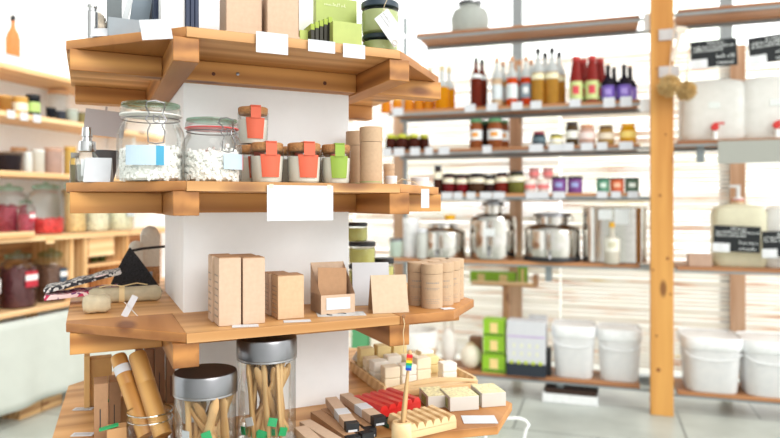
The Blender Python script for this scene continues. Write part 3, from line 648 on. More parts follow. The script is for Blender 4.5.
# sweets jars on counter
def sweets_jar(px, z, off, w, h, fill, fh, label, frac=1, lab=None, sub=None):
    p = lf(px, off, z+.001); s = p.y/F; r = w*s/2; hh = h*s
    t = thing('sweets_jar', label, 'jar', p, A3, None)
    MB().lathe([(r*.9, 0), (r, .02), (r, hh*.72), (r*.88, hh*.82), (r*.66, hh*.87), (r*.66, hh*.9)], 28, close=False).lathe([(0, .001), (r*.9, .001)], 28, close=False).build('glass_body', m_glass, t)
    MB().lathe([(r*.7, hh*.89), (r*.74, hh*.9), (r*.74, hh*.95), (r*.5, hh*.985), (r*.14, hh*.99), (r*.16, hh*1.03), (0, hh*1.04)], 28).build('lid', m_glass_g, t)
    mb = MB(); n = 160; 
    mb.lathe([(r*.84, .006), (r*.9, .02), (r*.9, hh*fh*.93), (r*.3, hh*fh)], 20)
    for k in range(n):
        a = random.uniform(0, 6.28); zz = random.uniform(.02, hh*fh); q = r*.82; mb.ball(q*math.cos(a), q*math.sin(a), zz, r*.13, r*.13, r*.11, 6)
    o = mb.build('sweets', M(fill, .35, var=.35, scale=60), t); o['kind'] = 'stuff'
    if lab: MB().box(-r*.42, r*.42, -r*1.06, -r*1.02, hh*.38, hh*.66, 0).box(-r*.42, r*.42, -r*1.065, -r*1.02, hh*.5, hh*.6, 1).build('label', [M(lab), M((240, 240, 240))], t)
    return t
sweets_jar(9, LL[4], .2, 34, 50, (150, 50, 70), .6, 'big glass jar of dark berry sweets on the counter at left edge')
sweets_jar(26, LL[4], .05, 16, 36, (170, 60, 80), .6, 'slimmer berry-red jar with green and white label on the counter', lab=(190, 50, 70))
sweets_jar(46, LL[4], .15, 34, 50, (226, 70, 70), .3, 'big glass jar with bright red sweets in its bottom third')
sweets_jar(74, LL[4], .15, 24, 50, (232, 196, 140), .85, 'tall jar of golden grains on the counter left of the stand')
sweets_jar(96, LL[4], .15, 26, 34, (236, 222, 196), .8, 'cream filled jar on the counter behind the stand, left one')
sweets_jar(119, LL[4], .15, 28, 36, (236, 226, 196), .7, 'cream filled jar with pale label on the counter, right one', lab=(190, 200, 206))
for px, w, h, off, c, l_, lb in ((18, 34, 55, .12, (96, 50, 54), 'large jar of dark plum sweets inside the counter, red label, left', (190, 40, 60)), (52, 34, 50, .14, (110, 76, 60), 'large jar of brown sweets inside the counter with green and navy label', (60, 80, 100)), (-17, 30, 52, .12, (110, 60, 64), 'large plum jar inside the counter cut by the left edge', (200, 190, 190))):
    sweets_jar(px, LL[5], off, w, h, c, .72, l_, lab=lb)
for i, px in enumerate((94, 102)):
    wall_item('tiny_jar', ['small dark green jar in the counter cubby, left one', 'small yellow-lidded jar in the counter cubby, right one'][i], 'jar', px, LL[5]+.22, .1, 7, 12, 'jar', lq((90, 100, 50), .2), M((214, 206, 60) if i else (40, 50, 40)))
cab_sh = MB().box(s_of(87), s_of(127), .0, .315, z5+.2, z5+.218).build('cubby_shelf', m_pale, cab)
# dried board
p = lf(6, .0, LL[4]); s = p.y/F
o = MB().box(-.12, .14, -.06, .0, 0, .03).build('wooden_block', m_pale, loc=(p.x, p.y, p.z), rotz=A3); tag(o, 'flat pale wooden block on the counter edge before the berry jar', 'block')
# cloth
mb = MB(); n = 90; x0, x1 = -1.3, 1.75; rows = 10
vs = []; fs = []
for i in range(n+1):
    x = x0+(x1-x0)*i/n
    for j in range(rows+1):
        q = j/rows; y = -.045-.0-.03*q*(.5+.5*math.sin(x*17+.8*math.sin(x*5)))-.02*q
        z_ = (z5-.045)-(z5-.045-.085)*q+.012*math.sin(x*4)*q
        vs.append((x, y, z_))
for i in range(n):
    for j in range(rows):
        a = i*(rows+1)+j; fs.append((a, a+1, a+rows+2, a+rows+1))
o = MB().add(vs, fs).build('table_cloth', M((198, 202, 195), .85, var=.04, scale=8), loc=(O3.x, O3.y, 0), rotz=A3); tag(o, 'pale sage-white cloth hanging in folds below the left counter', 'cloth')
sm = o.modifiers.new('thick', 'SOLIDIFY'); sm.thickness = .004
m_pal = wood('pallet_wood', (206, 166, 116), (150, 106, 64), 0)
t = thing('pallet', 'rough wooden pallet showing under the hem of the pale cloth', 'pallet', (O3.x, O3.y, 0), A3)
for xx in (s_of(28), s_of(50)): MB().box(xx-.075, xx+.075, -.02, .12, 0.001, .11).build('block', m_pal, t)
MB().box(s_of(14), s_of(62), -.02, .5-.165, .11, .13).build('deck_board', m_pal, t)

# ================================================================== DISPLAY STAND
st = thing('display_stand', 'white square pillar ringed by four honey-coloured pine shelves on crossed beams', 'shelf', (P0.x, P0.y, 0), A1)
MB().box(0, .376, 0, .376, 0, 2.5).build('pillar', m_white, st, bevel=.002)
OCT = [(-.023, .23), (.399, .23), (.606, .023), (.606, -.399), (.399, -.606), (-.023, -.606), (-.222, -.399), (-.221, .028)]
S3 = [(-.023, .23), (.40, .23), (.53, .225), (.658, .103), (.658, -.42), (.45, -.606), (-.023, -.606), (-.222, -.399), (-.221, .028)]
S4 = [(-.05, .26), (.43, .265), (.595, .295), (.714, .18), (.714, -.42), (.45, -.62), (-.023, -.62), (-.23, -.42), (-.25, .05)]
def cut_ring(poly):
    return poly
TH = .018
for k, pl in ((1, OCT), (2, OCT), (3, S3), (4, S4)):
    z1 = CAMZ+Z[k]; q = [(a, -b_) for a, b_ in pl]
    # board in front, behind, left and right of the pillar so that the pillar passes through
    def clip(poly, ax, val, keep):
        out = []
        for i in range(len(poly)):
            a, b_ = poly[i], poly[(i+1) % len(poly)]; ia = (a[ax]-val)*keep >= 0; ib = (b_[ax]-val)*keep >= 0
            if ia: out.append(a)
            if ia != ib:
                t_ = (val-a[ax])/(b_[ax]-a[ax]); out.append((a[0]+(b_[0]-a[0])*t_, a[1]+(b_[1]-a[1])*t_))
        return out
    mb = MB()
    front = clip(q, 1, 0, -1); back = clip(q, 1, .376, 1); mid = clip(clip(q, 1, 0, 1), 1, .376, -1)
    # front: centre plank and two mitred corner pieces
    fc = clip(clip(front, 0, -.023, 1), 0, .399, -1)
    mb.prism(fc, z1-TH, z1, 0)
    mb.prism(back, z1-TH, z1, 0)
    mb.build('shelf_board', m_board, st, bevel=.0015)
    for sgn, val in ((-1, -.0235), (1, .3995)):
        cp = clip(front, 0, val, sgn)
        MB().prism(cp, z1-TH, z1+.0002, 0).build('corner_board', m_corner_shaded, st, bevel=.0015)
    for sgn, val in ((-1, 0), (1, .376)):
        cp = clip(mid, 0, val, sgn); MB().prism(cp, z1-TH, z1, 0).build('side_board', m_board, st)
    zb = z1-TH-.0003; bh = .044; xr = max(a for a, _ in pl)-.006
    fv = max(b_ for _, b_ in pl if True) if k < 4 else .26
    fv = .227 if k < 4 else .255
    for xa in (-.046, .3765):
        MB().box(xa, xa+.0455, -fv, .598, zb-bh, zb).build('cross_beam', m_beam_y, st, bevel=.0015)
    for ya in (-.046, .3765):
        for xa, xb in ((-.214, -.0465), (-.0, .376), (.4225, xr)):
            MB().box(xa, xb, ya, ya+.0455, zb-bh+.003, zb).build('cross_beam', m_beam, st, bevel=.0015)
kb = MB()
for kx, kz, kr in ((.055, 1, .004), (.30, 1, .0045), (.25, 2, .003)): MB().lathe([(kr, 0), (kr*.5, .0003), (0, .0004)], 12, T=TR(kx, -.0461, CAMZ+Z[kz]-TH-.026, R(90))).build('knot', M((84, 40, 16), .6), st)
# bolt on the front beam
p_ = MB().lathe([(.0035, 0), (.0035, .002), (.001, .0025)], 12, T=TR(.105, -.046, CAMZ+Z[1]-TH-.022, R(90))).build('bolt', m_steel, st)

# ---- helpers for things on the stand
def fbox(px1, px2, pyb, z, hpx, dep, th=A1, v=None):
    A = on_plane(px1, pyb, z) if v is None else fgv(px1, v, z)
    A = A+Vector((0, 0, .0006)); return A, fw(A, px2, th), hpx*A.y/F, dep
def face_thing(name, label, cat, f, th, mats, group=None, bevel=.0008, partname='carton', tilt=None):
    A, w, h, d = f; t = thing(name, label, cat, A, th, group, tilt)
    MB().box(0, w, 0, d, 0, h).build(partname, mats, t, bevel=bevel); return t
def tent(px1, px2, pyb, z, hpx, th, label, mat, matb=None, lean=.3, v=None, name='tent_card', cat='card', spread=.04):
    A, w, h, _ = fbox(px1, px2, pyb, z, hpx, 0, th, v)
    t = thing(name, label, cat, A, th)
    MB().extrude_y([(0, 0)]*0+[(0, 0), (w, 0), (w, .0008), (0, .0008)], 0, 0) if False else None
    MB().add([(0, 0, 0), (w, 0, 0), (w, spread*.5, h), (0, spread*.5, h), (0, .0012, 0), (w, .0012, 0), (w, spread*.5+.0012, h), (0, spread*.5+.0012, h)], [(0, 1, 2, 3), (5, 4, 7, 6), (3, 2, 6, 7), (0, 4, 5, 1), (0, 3, 7, 4), (1, 5, 6, 2)]).build('front_flap', mat, t)
    y1 = spread*.5+.0012
    MB().add([(0, y1, h), (w, y1, h), (w, spread, 0), (0, spread, 0), (0, y1+.0012, h), (w, y1+.0012, h), (w, spread+.0012, 0), (0, spread+.0012, 0)], [(1, 0, 3, 2), (4, 5, 6, 7), (0, 1, 5, 4), (3, 7, 6, 2), (0, 4, 7, 3), (1, 2, 6, 5)]).build('back_flap', matb or mat, t)
    return t
def edge_tag(px1, px2, pyt, hpx, v, z, label, rot=0, th=A1, mat=None):
    A = fgv(px1, v+.003, z); s = A.y/F; A.z = CAMZ+(HY-pyt)*s; w = fw(A, px2, th); h = hpx*s
    t = MB().box(0, w, -.0006, 0, -h, 0, 0).box(w*.35, w*.65, 0, .004, -h*.5, -h*.4, 0).build('price_card', m_paper, loc=A, rotz=th); t.rotation_euler = (0, rot, th)
    return tag(t, label, 'price tag')
# ---------------------------------------------------------------- shelf 1
edge_tag(139, 170, 20, 20, .232, 0, 'tilted blank white card clipped at front left corner of the top stand shelf', rot=R(-9))
edge_tag(256, 288, 31, 21, .232, 0, 'blank white card below the kraft boxes on the top stand shelf')
edge_tag(308, 335, 39, 12, .232, 0, 'blank white card below the dark-edged booklets on top stand shelf')
edge_tag(343, 365, 43, 14, .232, 0, 'blank white card below the lime green box on top stand shelf')
z = Z[1]
def vround(px, v, z, wpx): A = fgv(px, v, z); return A+Vector((0, 0, .0006)), wpx*A.y/F/2, A.y/F
p, r, s = vround(92, .03, z, 11)
t = thing('metal_tube', 'slim polished metal tube standing at left end of the top stand shelf', 'tube', p, A1)
MB().lathe([(r, 0), (r, 30*s), (r*.8, 31*s), (r*.8, 34*s), (r*.95, 35*s), (r*.9, 37*s)], 20).build('barrel', m_silver, t)
p, r, s = vround(97, -.06, z, 20)
t = thing('shaving_brush', 'soft round brush with pale and dark hairs behind the metal tube', 'brush', p, A1)
MB().lathe([(r*.5, 0), (r*.45, .02), (r*.3, .03)], 16).build('brush_handle', m_black, t)
mb = MB(); mb.ball(0, 0, .052, r*.9, r*.9, .026, 16)
for k in range(300):
    a = random.uniform(0, 6.28); q = random.uniform(0, 1); mb.tube([(r*.3*q*math.cos(a), r*.3*q*math.sin(a), .03), (r*q*math.cos(a), r*q*math.sin(a), .055+.03*math.sqrt(max(0, 1-q*q)))], .0008, 3)
mb.build('hairs', M((190, 180, 166), .9, var=.4, scale=60), t)
tent(90, 107, 0, z, 10, R(-5), 'small white card leaning beside the metal tube', m_paper, v=.08, name='leaning_card', spread=.03)
face_thing('tall_grey_box', 'tall dark-edged grey box at the left of the grey boxes', 'box', fbox(107, 122, 0, z, 55, .03, v=-.04), A1, M((104, 112, 116)))
t = face_thing('grey_box', 'low open light grey display box on the top stand shelf', 'box', fbox(108, 140, 0, z, 19, .05, v=.1), A1, M((142, 150, 158)))
for i, (a, b_, h, c, an) in enumerate(((116, 122, 46, (196, 200, 204), 14), (126, 145, 50, (120, 134, 146), 8), (142, 150, 50, (44, 48, 56), 8))):
    f = fbox(a, b_, 0, z, h, .015, v=.03-.03*i); f[0].z += .012; o = face_thing('slim_carton', ['slim white carton leaning out of the grey display box', 'slim blue-grey carton leaning right of the white one', 'slim near-black carton behind the leaning ones'][i], 'box', f, A1, M(c)); o.rotation_euler = (0, R(an), A1)
face_thing('navy_box', 'narrow navy blue box between leaning cartons and white box', 'box', fbox(154, 161, 0, z, 60, .05, v=.06), A1, m_navy)
face_thing('white_box', 'plain tall white box on the top stand shelf', 'box', fbox(161, 185, 0, z, 60, .05, v=.12), A1, M((236, 238, 240)))
for i in range(3):
    face_thing('navy_booklet', 'navy blue booklet in the upright row between white box and kraft boxes', 'booklet', fbox(186+4.5*i, 190+4.5*i, 0, z, 60-2*i, .06, v=.13-.0*i), A1, m_navy, group='navy booklets')
for i, (a, b_, v) in enumerate(((226, 262, .14), (267, 299, .15))):
    f = fbox(a, b_, 0, z, 52, .07, v=v); A, w, h, d = f
    t = thing('kraft_box', ['large open kraft box on the top stand shelf, left one', 'large kraft box on the top stand shelf, right one'][i], 'box', A, A1, 'large kraft boxes')
    MB().box(0, w, 0, .0015, 0, h).box(0, w, d-.0015, d, 0, h).box(0, .0015, 0, d, 0, h).box(w-.0015, w, 0, d, 0, h).box(0, w, 0, d, 0, .002).build('carton', m_kraft, t)
    MB().box(-.0012, w+.0012, -.0012, d, 0, h*.24).build('lower_sleeve', m_kraft_l, t)
    MB().box(w*.1, w*.9, .02, .05, .01, h*.7).build('bag_inside', m_kraft2, t)
face_thing('green_card', 'single lime green card pack left of the dark-edged booklets', 'card pack', fbox(300, 309, 0, z, 22, .02, v=.13), A1, M((186, 206, 110)))
for i in range(5):
    f = fbox(311+4.4*i, 314.6+4.4*i, 0, z, 21+2.2*i, .05, v=.15)
    t = face_thing('green_booklet', 'lime booklet with dark edge in the row beside the green box', 'booklet', f, A1, M((44, 42, 30)), group='dark-edged lime booklets')
    A, w, h, d = f; MB().box(0, w, .0, d, h, h+.012).build('cover_top', M((156, 178, 60)), t)
t = face_thing('green_box', 'lime green display box on the top stand shelf', 'box', fbox(333, 362, 0, z, 30, .05, v=.17), A1, M((174, 188, 106)))
t = face_thing('green_book', 'taller lime green booklet standing behind the green display box', 'booklet', fbox(316, 357, 0, z, 64, .02, v=.08), A1, M((168, 182, 100)))
A, w, h, d = fbox(316, 357, 0, z, 64, .02, v=.08); mb = MB(); scrawl(mb, w*.2, w*.7, h*.86, h*.05, -.0006); mb.build('printed_mark', M((236, 240, 200)), t)
def cream_jar(px, v, z, wpx, hpx, label, fill, lidc, dz=0, on=None, group=None):
    p = on if on is not None else fgv(px, v, z)+Vector((0, 0, .0006)); s = p.y/F; r = wpx*s/2; h = hpx*s; p = p+Vector((0, 0, dz))
    t = thing('cream_jar', label, 'jar', p, A1, group)
    MB().lathe([(r*.85, 0), (r*.97, .04*h), (r, .2*h), (r, .66*h), (r*.9, .8*h)], 32).build('glass_body', m_glass, t)
    MB().lathe([(r*.78, .02*h), (r*.93, .08*h), (r*.95, .7*h)], 28).build('cream', fill, t)
    MB().lathe([(r*.95, .8*h), (r*1.0, .82*h), (r*1.0, .97*h), (r*.93, h)], 32).build('lid', lidc, t)
    return t, h, p
m_gcream = liquid((206, 214, 158), .2); m_glid = M((40, 56, 70), .4)
t, h, p = cream_jar(380, .13, Z[1], 36, 23, 'pale green cream jar with blue lid, lower of stacked pair on top shelf', m_gcream, m_glid)
cream_jar(380, .13, Z[1], 38, 33, 'pale green cream jar with blue lid, upper of stacked pair on top shelf', m_gcream, m_glid, on=p+Vector((0, 0, h+.0005)))
A = fgv(381, .19, 0); s = A.y/F; A.z = CAMZ+(HY-11)*s
t = thing('hang_tag', 'large white paper tag on a string hanging from the upper stacked cream jar', 'tag', A, A1, tilt=(0, R(50)))
MB().box(.004, .076, -.001, 0, -.024, .016).build('paper', m_paper, t)
mb = MB(); scrawl(mb, .006, .03, .0, .004, -.0012); scrawl(mb, .006, .036, -.008, .003, -.0012); mb.build('printing', m_inkg, t)
MB().tube([(-.012, 0, .03), (-.004, -.001, .012), (.004, -.0015, .004)], .0006, 5).build('string', m_string, t)
MB().lathe([(.0055, 0), (.006, .0008), (.0055, .0016)], 16, T=TR(.069, -.0015, -.017, R(90)), close=False).build('eyelet', m_string, t)
face_thing('small_card', 'small upright white card at the right end of the top stand shelf', 'card', fbox(408, 420, 0, Z[1], 22, .001, v=.1), A1, m_paper)
# ---------------------------------------------------------------- shelf 2
z = Z[2]
# big clip jars
def clip_jar(px, v, wpx, hpx, label, gasket, fill_h, lab_cols, ang, lr):
    p = fgv(px, v, z)+Vector((0, 0, .0006)); s = p.y/F; r = wpx*s/2; h = hpx*s
    t = thing('clip_top_jar', label, 'jar', p, A1)
    prof = [(r*.8, 0), (r*.93, .004), (r, .03*h), (r, .56*h), (r*.97, .63*h), (r*.88, .71*h), (r*.82, .75*h), (r*.82, .83*h)]
    MB().lathe(prof, 48, sq=.6, close=False).lathe([(0, .001), (r*.8, .001)], 48, close=False).build('glass_body', m_glass, t)
    MB().lathe([(r*.82, .83*h), (r*.92, .835*h), (r*.92, .85*h), (r*.82, .855*h)], 48).build('gasket', gasket, t)
    MB().lathe([(r*.88, .86*h), (r*.9, .87*h), (r*.89, .93*h), (r*.84, .96*h)], 48, close=False).build('lid', m_glass, t)
    MB().lathe([(r*.83, .955*h), (r*.88, .965*h), (r*.86, .99*h), (r*.7, h), (r*.55, .985*h), (0, .98*h)], 48).build('lid_top', m_glass_g, t)
    # wire bail in front (facing the camera)
    T = TR(0, 0, 0, 0, 0, ang)
    y = -r*.93; g = r*.27
    mb = MB()
    mb.tube([(-g, y, .9*h), (-g*.9, y-.004, .96*h), (0, y-.002, .985*h), (g*.9, y-.004, .96*h), (g, y, .9*h), (g*.7, y-.008, .82*h), (g*1.1, y-.010, .74*h), (g*.6, y-.010, .68*h)], .0012, 7, T=T)
    mb.tube([(-g, y, .9*h), (-g*.7, y-.008, .82*h), (-g*1.1, y-.010, .74*h), (-g*.6, y-.010, .68*h), (-g*.9, y-.012, .6*h), (-g*.8, -r*1.04, .47*h), (0, -r*1.06, .45*h), (g*.8, -r*1.04, .47*h), (g*.9, y-.012, .6*h), (g*.6, y-.010, .68*h)], .0012, 7, T=T)
    mb.tube([(-g*.3, y-.012, .8*h), (0, y-.014, .78*h), (g*.3, y-.012, .8*h), (g*.3, y-.012, .72*h), (0, y-.013, .7*h), (-g*.3, y-.012, .72*h), (-g*.3, y-.012, .8*h)], .001, 6, T=T)
    nn = 32; mb.tube([(r*.86*math.cos(2*math.pi*k/nn), r*.86*math.sin(2*math.pi*k/nn), .79*h) for k in range(nn+1)], .0011, 6)
    mb.build('wire_clasp', m_steel, t)
    # label, curved
    lb = MB(); pr = []
    n = 16; a0 = -math.pi/2+lr[0]; a1 = -math.pi/2+lr[1]
    for i in range(n):
        g0, g1 = a0+(a1-a0)*i/n, a0+(a1-a0)*(i+1)/n; rr = r*1.045
        def sq(g): c, d = abs(math.cos(g)), abs(math.sin(g)); return 1/((c**2.6+d**2.6)**(1/2.6))
        pts = [(rr*sq(g)*math.cos(g), rr*sq(g)*math.sin(g)) for g in (g0, g1)]
        mi = 1 if lab_cols[1][0] <= i/n < lab_cols[1][1] else (2 if i/n < lab_cols[1][0] else 0)
        lb.add([(pts[0][0], pts[0][1], .19*h), (pts[1][0], pts[1][1], .19*h), (pts[1][0], pts[1][1], .43*h), (pts[0][0], pts[0][1], .43*h)], [(0, 1, 2, 3)], mi)
    lb.build('label', [M((206, 214, 220)), M(lab_cols[0]), M((180, 200, 216))], t)
    # contents
    mb = MB(); mb.lathe([(r*.72, .01*h), (r*.82, .04*h), (r*.82, fill_h*h*.9), (r*.4, fill_h*h*.95)], 24)
    for k in range(560):
        a = random.uniform(0, 6.283); zz = random.uniform(.015*h, fill_h*h)
        rr = r*(.86 if zz < fill_h*h*.9 else random.uniform(.2, .86)); q = .0032*random.uniform(.8, 1.25)
        mb.box(-q, q, -q*.9, q*.9, -q*.6, q*.6, 0, TR(rr*math.cos(a), rr*math.sin(a), zz+(.1*h*random.random() if k % 4 == 0 else 0)*(math.cos(a)*.5+.5), random.uniform(0, 3), random.uniform(0, 3), random.uniform(0, 3)))
    o = mb.build('tablets', M((252, 250, 246), .6), t, bevel=.0006); o['kind'] = 'stuff'
    return t
clip_jar(151, .135, 64, 78, 'large clip-top glass jar of white tablets with blue-white label and green lid rim', M((226, 226, 222)), .44, ((60, 150, 186), (.66, .86)), R(3), (-.75, .42))
clip_jar(212, .15, 57, 63, 'smaller clip-top glass jar of white tablets with a red rubber seal', m_red, .5, ((200, 60, 50), (.84, 1.0)), R(20), (.2, 1.1))
# cork jars
def cork_jar(px, v, wpx, hpx, label, lab, dz=0, strap=.2, fill=True):
    p = fgv(px, v, z)+Vector((0, 0, .0006+dz)); s = p.y/F; r = wpx*s/2; h = hpx*s
    t = thing('cork_jar', label, 'jar', p, A1, 'cork-lidded candle jars')
    MB().lathe([(r*.84, 0), (r*.9, .02*h), (r*.95, .3*h), (r*.97, .8*h), (r*1.0, .86*h)], 32, close=False).lathe([(0, .001), (r*.84, .001)], 32, close=False).build('glass_body', m_glass, t)
    MB().lathe([(r*.78, .02*h), (r*.86, .06*h), (r*.93, .66*h)], 32).build('cream_fill', m_cream, t)
    MB().lathe([(r*.88, .8*h), (r*.93, .84*h), (r*.95, .97*h), (r*.88, h)], 32).build('cork_lid', m_cork, t)
    T = TR(0, 0, 0, 0, 0, strap)
    lb = MB(); n = 10
    for i in range(n):
        f0, f1 = i/n*2-1, (i+1)/n*2-1; c_ = -math.pi/2+strap; g0, g1, b0, b1 = c_+.64*f0, c_+.64*f1, c_+.54*f0, c_+.54*f1
        rr0, rr1 = r*.955, r*1.0
        lb.add([(rr0*math.cos(b0), rr0*math.sin(b0), .14*h), (rr0*math.cos(b1), rr0*math.sin(b1), .14*h), (rr1*math.cos(g1), rr1*math.sin(g1), .7*h), (rr1*math.cos(g0), rr1*math.sin(g0), .7*h)], [(0, 1, 2, 3)])
    w = r*.32
    lb.box(-w, w, -r*1.06, -r*1.02, .68*h, .96*h, 0, T).box(-w, w, -r*1.04, -r*.3, 1.0*h, 1.02*h, 0, T).add([(-w, -r*1.05, .94*h), (w, -r*1.05, .94*h), (w, -r*.95, 1.02*h), (-w, -r*.95, 1.02*h)], [(0, 1, 2, 3)], 0, T)
    lb.build('label_strap', lab, t)
    return t, h, p
j, h, p = cork_jar(267, .14, 34, 40, 'cork-lidded cream jar with coral label, left in the front row', m_coral, strap=.0)
cork_jar(304, .14, 35, 40, 'cork-lidded cream jar with coral label, right of the coral ones in front row', m_coral, strap=.0)
cork_jar(336, .14, 30, 39, 'cork-lidded cream jar with lime green label', m_lime, strap=-.1)
j2, h2, p2 = cork_jar(250, .075, 33, 38, 'cork-lidded jar behind the front coral jar, beside the red-sealed jar', m_coral, strap=.3)
cork_jar(253, .08, 31, 37, 'cork-lidded cream jar with coral label stacked on top of the others', m_coral, dz=h2+.002, strap=-.05)
cork_jar(288, .07, 32, 37, 'cork-lidded jar with coral label in the rear row, between the two front coral jars', m_coral, strap=.4)
cork_jar(321, .07, 30, 36, 'cork-lidded jar in the rear row, between coral and lime jars', m_coral, strap=.6)
# kraft tubes
def tube_box(A, r, h, label, group, seam=.74, marks=True, rot=A1):
    t = thing('kraft_tube', label, 'tube', A, rot, group)
    MB().lathe([(r, 0), (r, h*seam-.0008)], 36).build('tube_body', m_tube, t)
    MB().lathe([(r*1.015, h*seam), (r*1.02, h*seam+.001), (r*1.02, h-.001), (r*.97, h)], 36).build('cap', m_tube, t)
    if marks:
        mb = MB()
        for zz, hw, hh in ((.56, .62, .03), (.45, .75, .014), (.42, .5, .014), (.2, .75, .010), (.16, .6, .01), (.12, .7, .01)):
            a = -hw
            while a < hw:
                e = a+random.uniform(.08, .2)
                g0, g1 = -math.pi/2-rot+a, -math.pi/2-rot+min(e, hw); rr = r*1.006; z0_, z1_ = h*(zz), h*(zz+hh)
                mb.add([(rr*math.cos(g0), rr*math.sin(g0), z0_), (rr*math.cos(g1), rr*math.sin(g1), z0_), (rr*math.cos(g1), rr*math.sin(g1), z1_), (rr*math.cos(g0), rr*math.sin(g0), z1_)], [(0, 1, 2, 3)])
                a = e+.06
        mb.build('printing', m_inkg, t)
    return t
for i, (px, v, w, h) in enumerate(((354, .05, 13, 54), (371, .15, 22.5, 57))):
    A = fgv(px if i else 356, v, z)+Vector((0, 0, .0006)); s = A.y/F
    t = tube_box(A, (w if i else 20)*s/2, h*s, ['tall kraft cardboard tube behind the other on the second stand shelf', 'tall kraft cardboard tube right of the lime-labelled jar'][i], 'tall kraft tubes', marks=False)
    MB().lathe([((w if i else 20)*s/2*1.004, .004), ((w if i else 20)*s/2*1.004, .006)], 36, close=False).build('green_line', M((150, 170, 110)), t)
A = fgv(389, -.1, z)+Vector((0, 0, .0006)); s = A.y/F; tube_box(A, 5.5*s, 24*s, 'small kraft tube at the right behind the tall tubes', None, marks=False)
for i, (px, v) in enumerate(((391, .1), (420, .0))):
    A = fgv(px, v, z)+Vector((0, 0, .0006)); s = A.y/F; w = (12, 18)[i]
    t = thing('small_tin', ['small round white tin just right of the kraft tubes', 'small round white tin near the right corner of the second stand shelf'][i], 'tin', A, A1, 'small white tins')
    MB().lathe([(w*s/2, 0), (w*s/2, 6*s)], 28).build('tin_body', M((226, 224, 222), .4), t); MB().lathe([(w*s/2*1.03, 6*s), (w*s/2*1.03, 9*s), (w*s/2*.98, 9.5*s)], 28).build('lid', m_paper, t)
# left side: pump bottle etc
A = fgv(86, .02, z)+Vector((0, 0, .0006)); s = A.y/F
for i, (px, v) in enumerate(((87, .03),)):
    A = fgv(px, v, z)+Vector((0, 0, .0006)); s = A.y/F; r = 10.5*s
    t = thing('spray_bottle', ['clear spray bottle with silver top at the left end of the second stand shelf', 'x'][i], 'bottle', A, A1)
    MB().lathe([(r*.9, 0), (r, .003), (r, 26*s), (r*.7, 30*s), (r*.6, 31*s)], 28).build('glass_body', m_glass, t)
    MB().lathe([(r*.8, .002), (r*.85, 18*s)], 20).build('liquid', liquid((224, 226, 224), .6), t)
    MB().lathe([(r*.75, 31*s), (r*.8, 32*s), (r*.75, 41*s), (r*.45, 42*s), (r*.42, 45*s), (r*.5, 46*s), (r*.44, 54*s), (r*.4, 55*s)], 24).build('silver_cap', m_silver, t)
    MB().box(-r*.5, r*.6, -r*1.03, -r*1.01, 6*s, 23*s, 0).box(-r*.1, r*.5, -r*1.05, -r*1.03, 13*s, 21*s, 1).build('label', [m_lab, M((90, 110, 130))], t)
A = fgv(75, .0, z)+Vector((0, 0, .0006)); s = A.y/F
t = thing('glass_vial', 'short grey-olive vial at the very left end of the second stand shelf', 'bottle', A, A1)
MB().lathe([(4.5*s, 0), (5*s, .002), (5*s, 22*s), (3.5*s, 25*s)], 20).build('glass_body', m_glass, t)
MB().lathe([(4*s, .001), (4.2*s, 18*s)], 16).build('liquid', liquid((170, 160, 130), .5), t); MB().lathe([(3.8*s, 25*s), (4*s, 30*s)], 16).build('cap', M((150, 146, 140)), t)
tent(83, 110, 0, z, 25, R(14), 'blank white folded card in front of the spray bottle', m_paper, m_grey_paper, v=.075)
A = fgv(106, -.04, z)+Vector((0, 0, .0006)); s = A.y/F
t = thing('dark_bowl', 'small dark grey bowl behind the white folded card', 'bowl', A, A1)
MB().lathe([(6*s, 0), (12*s, 22*s), (13*s, 33*s), (12*s, 33*s), (5*s, 4*s)], 24).build('bowl_body', M((84, 80, 82)), t)
A = fgv(86, -.15, 0); s = A.y/F
o = MB().box(0, 38*s, -.001, 0, -26*s, 0).box(18*s, 20*s, .0, .001, 0, 4*s).build('hanging_card', M((184, 172, 172), .7, var=.02), loc=(A.x, A.y, CAMZ+(HY-108)*s), rotz=A1+R(-14)); o.rotation_euler = (0, R(6), A1+R(-14)); tag(o, 'mauve-grey card hanging under the top stand shelf behind the big clip-top jar', 'card')
A = fgv(267, .234, 0); s = A.y/F
t = thing('blank_sign', 'large blank white sign hanging from the front edge of the second stand shelf', 'sign', (A.x, A.y, CAMZ+(HY-185)*s), A1); w = fw(A, 333, A1)
MB().box(0, w, -.0008, 0, -36*s, 0).build('sheet', m_paper, t); MB().box(.004, .012, -.0015, -.0009, -.006, .002).box(w-.012, w-.004, -.0015, -.0009, -.006, .002).build('tape', M((236, 214, 182)), t)
# wire tag at right
A = uv(.47, .155, Z[2]); s = A.y/F
t = thing('wire_tag', 'small white tag on a thin wire holder at right end of the second stand shelf', 'tag', A, A1)
MB().tube([(-.05, 0, .002), (-.03, 0, .014), (0, -.004, .006), (.012, -.01, -.006)], .0008, 5).build('wire', m_string, t)
MB().box(.01, .03, -.014, -.013, -.05, -.008, 0, TR(0, 0, 0, 0, R(0))).build('paper', m_paper, t)
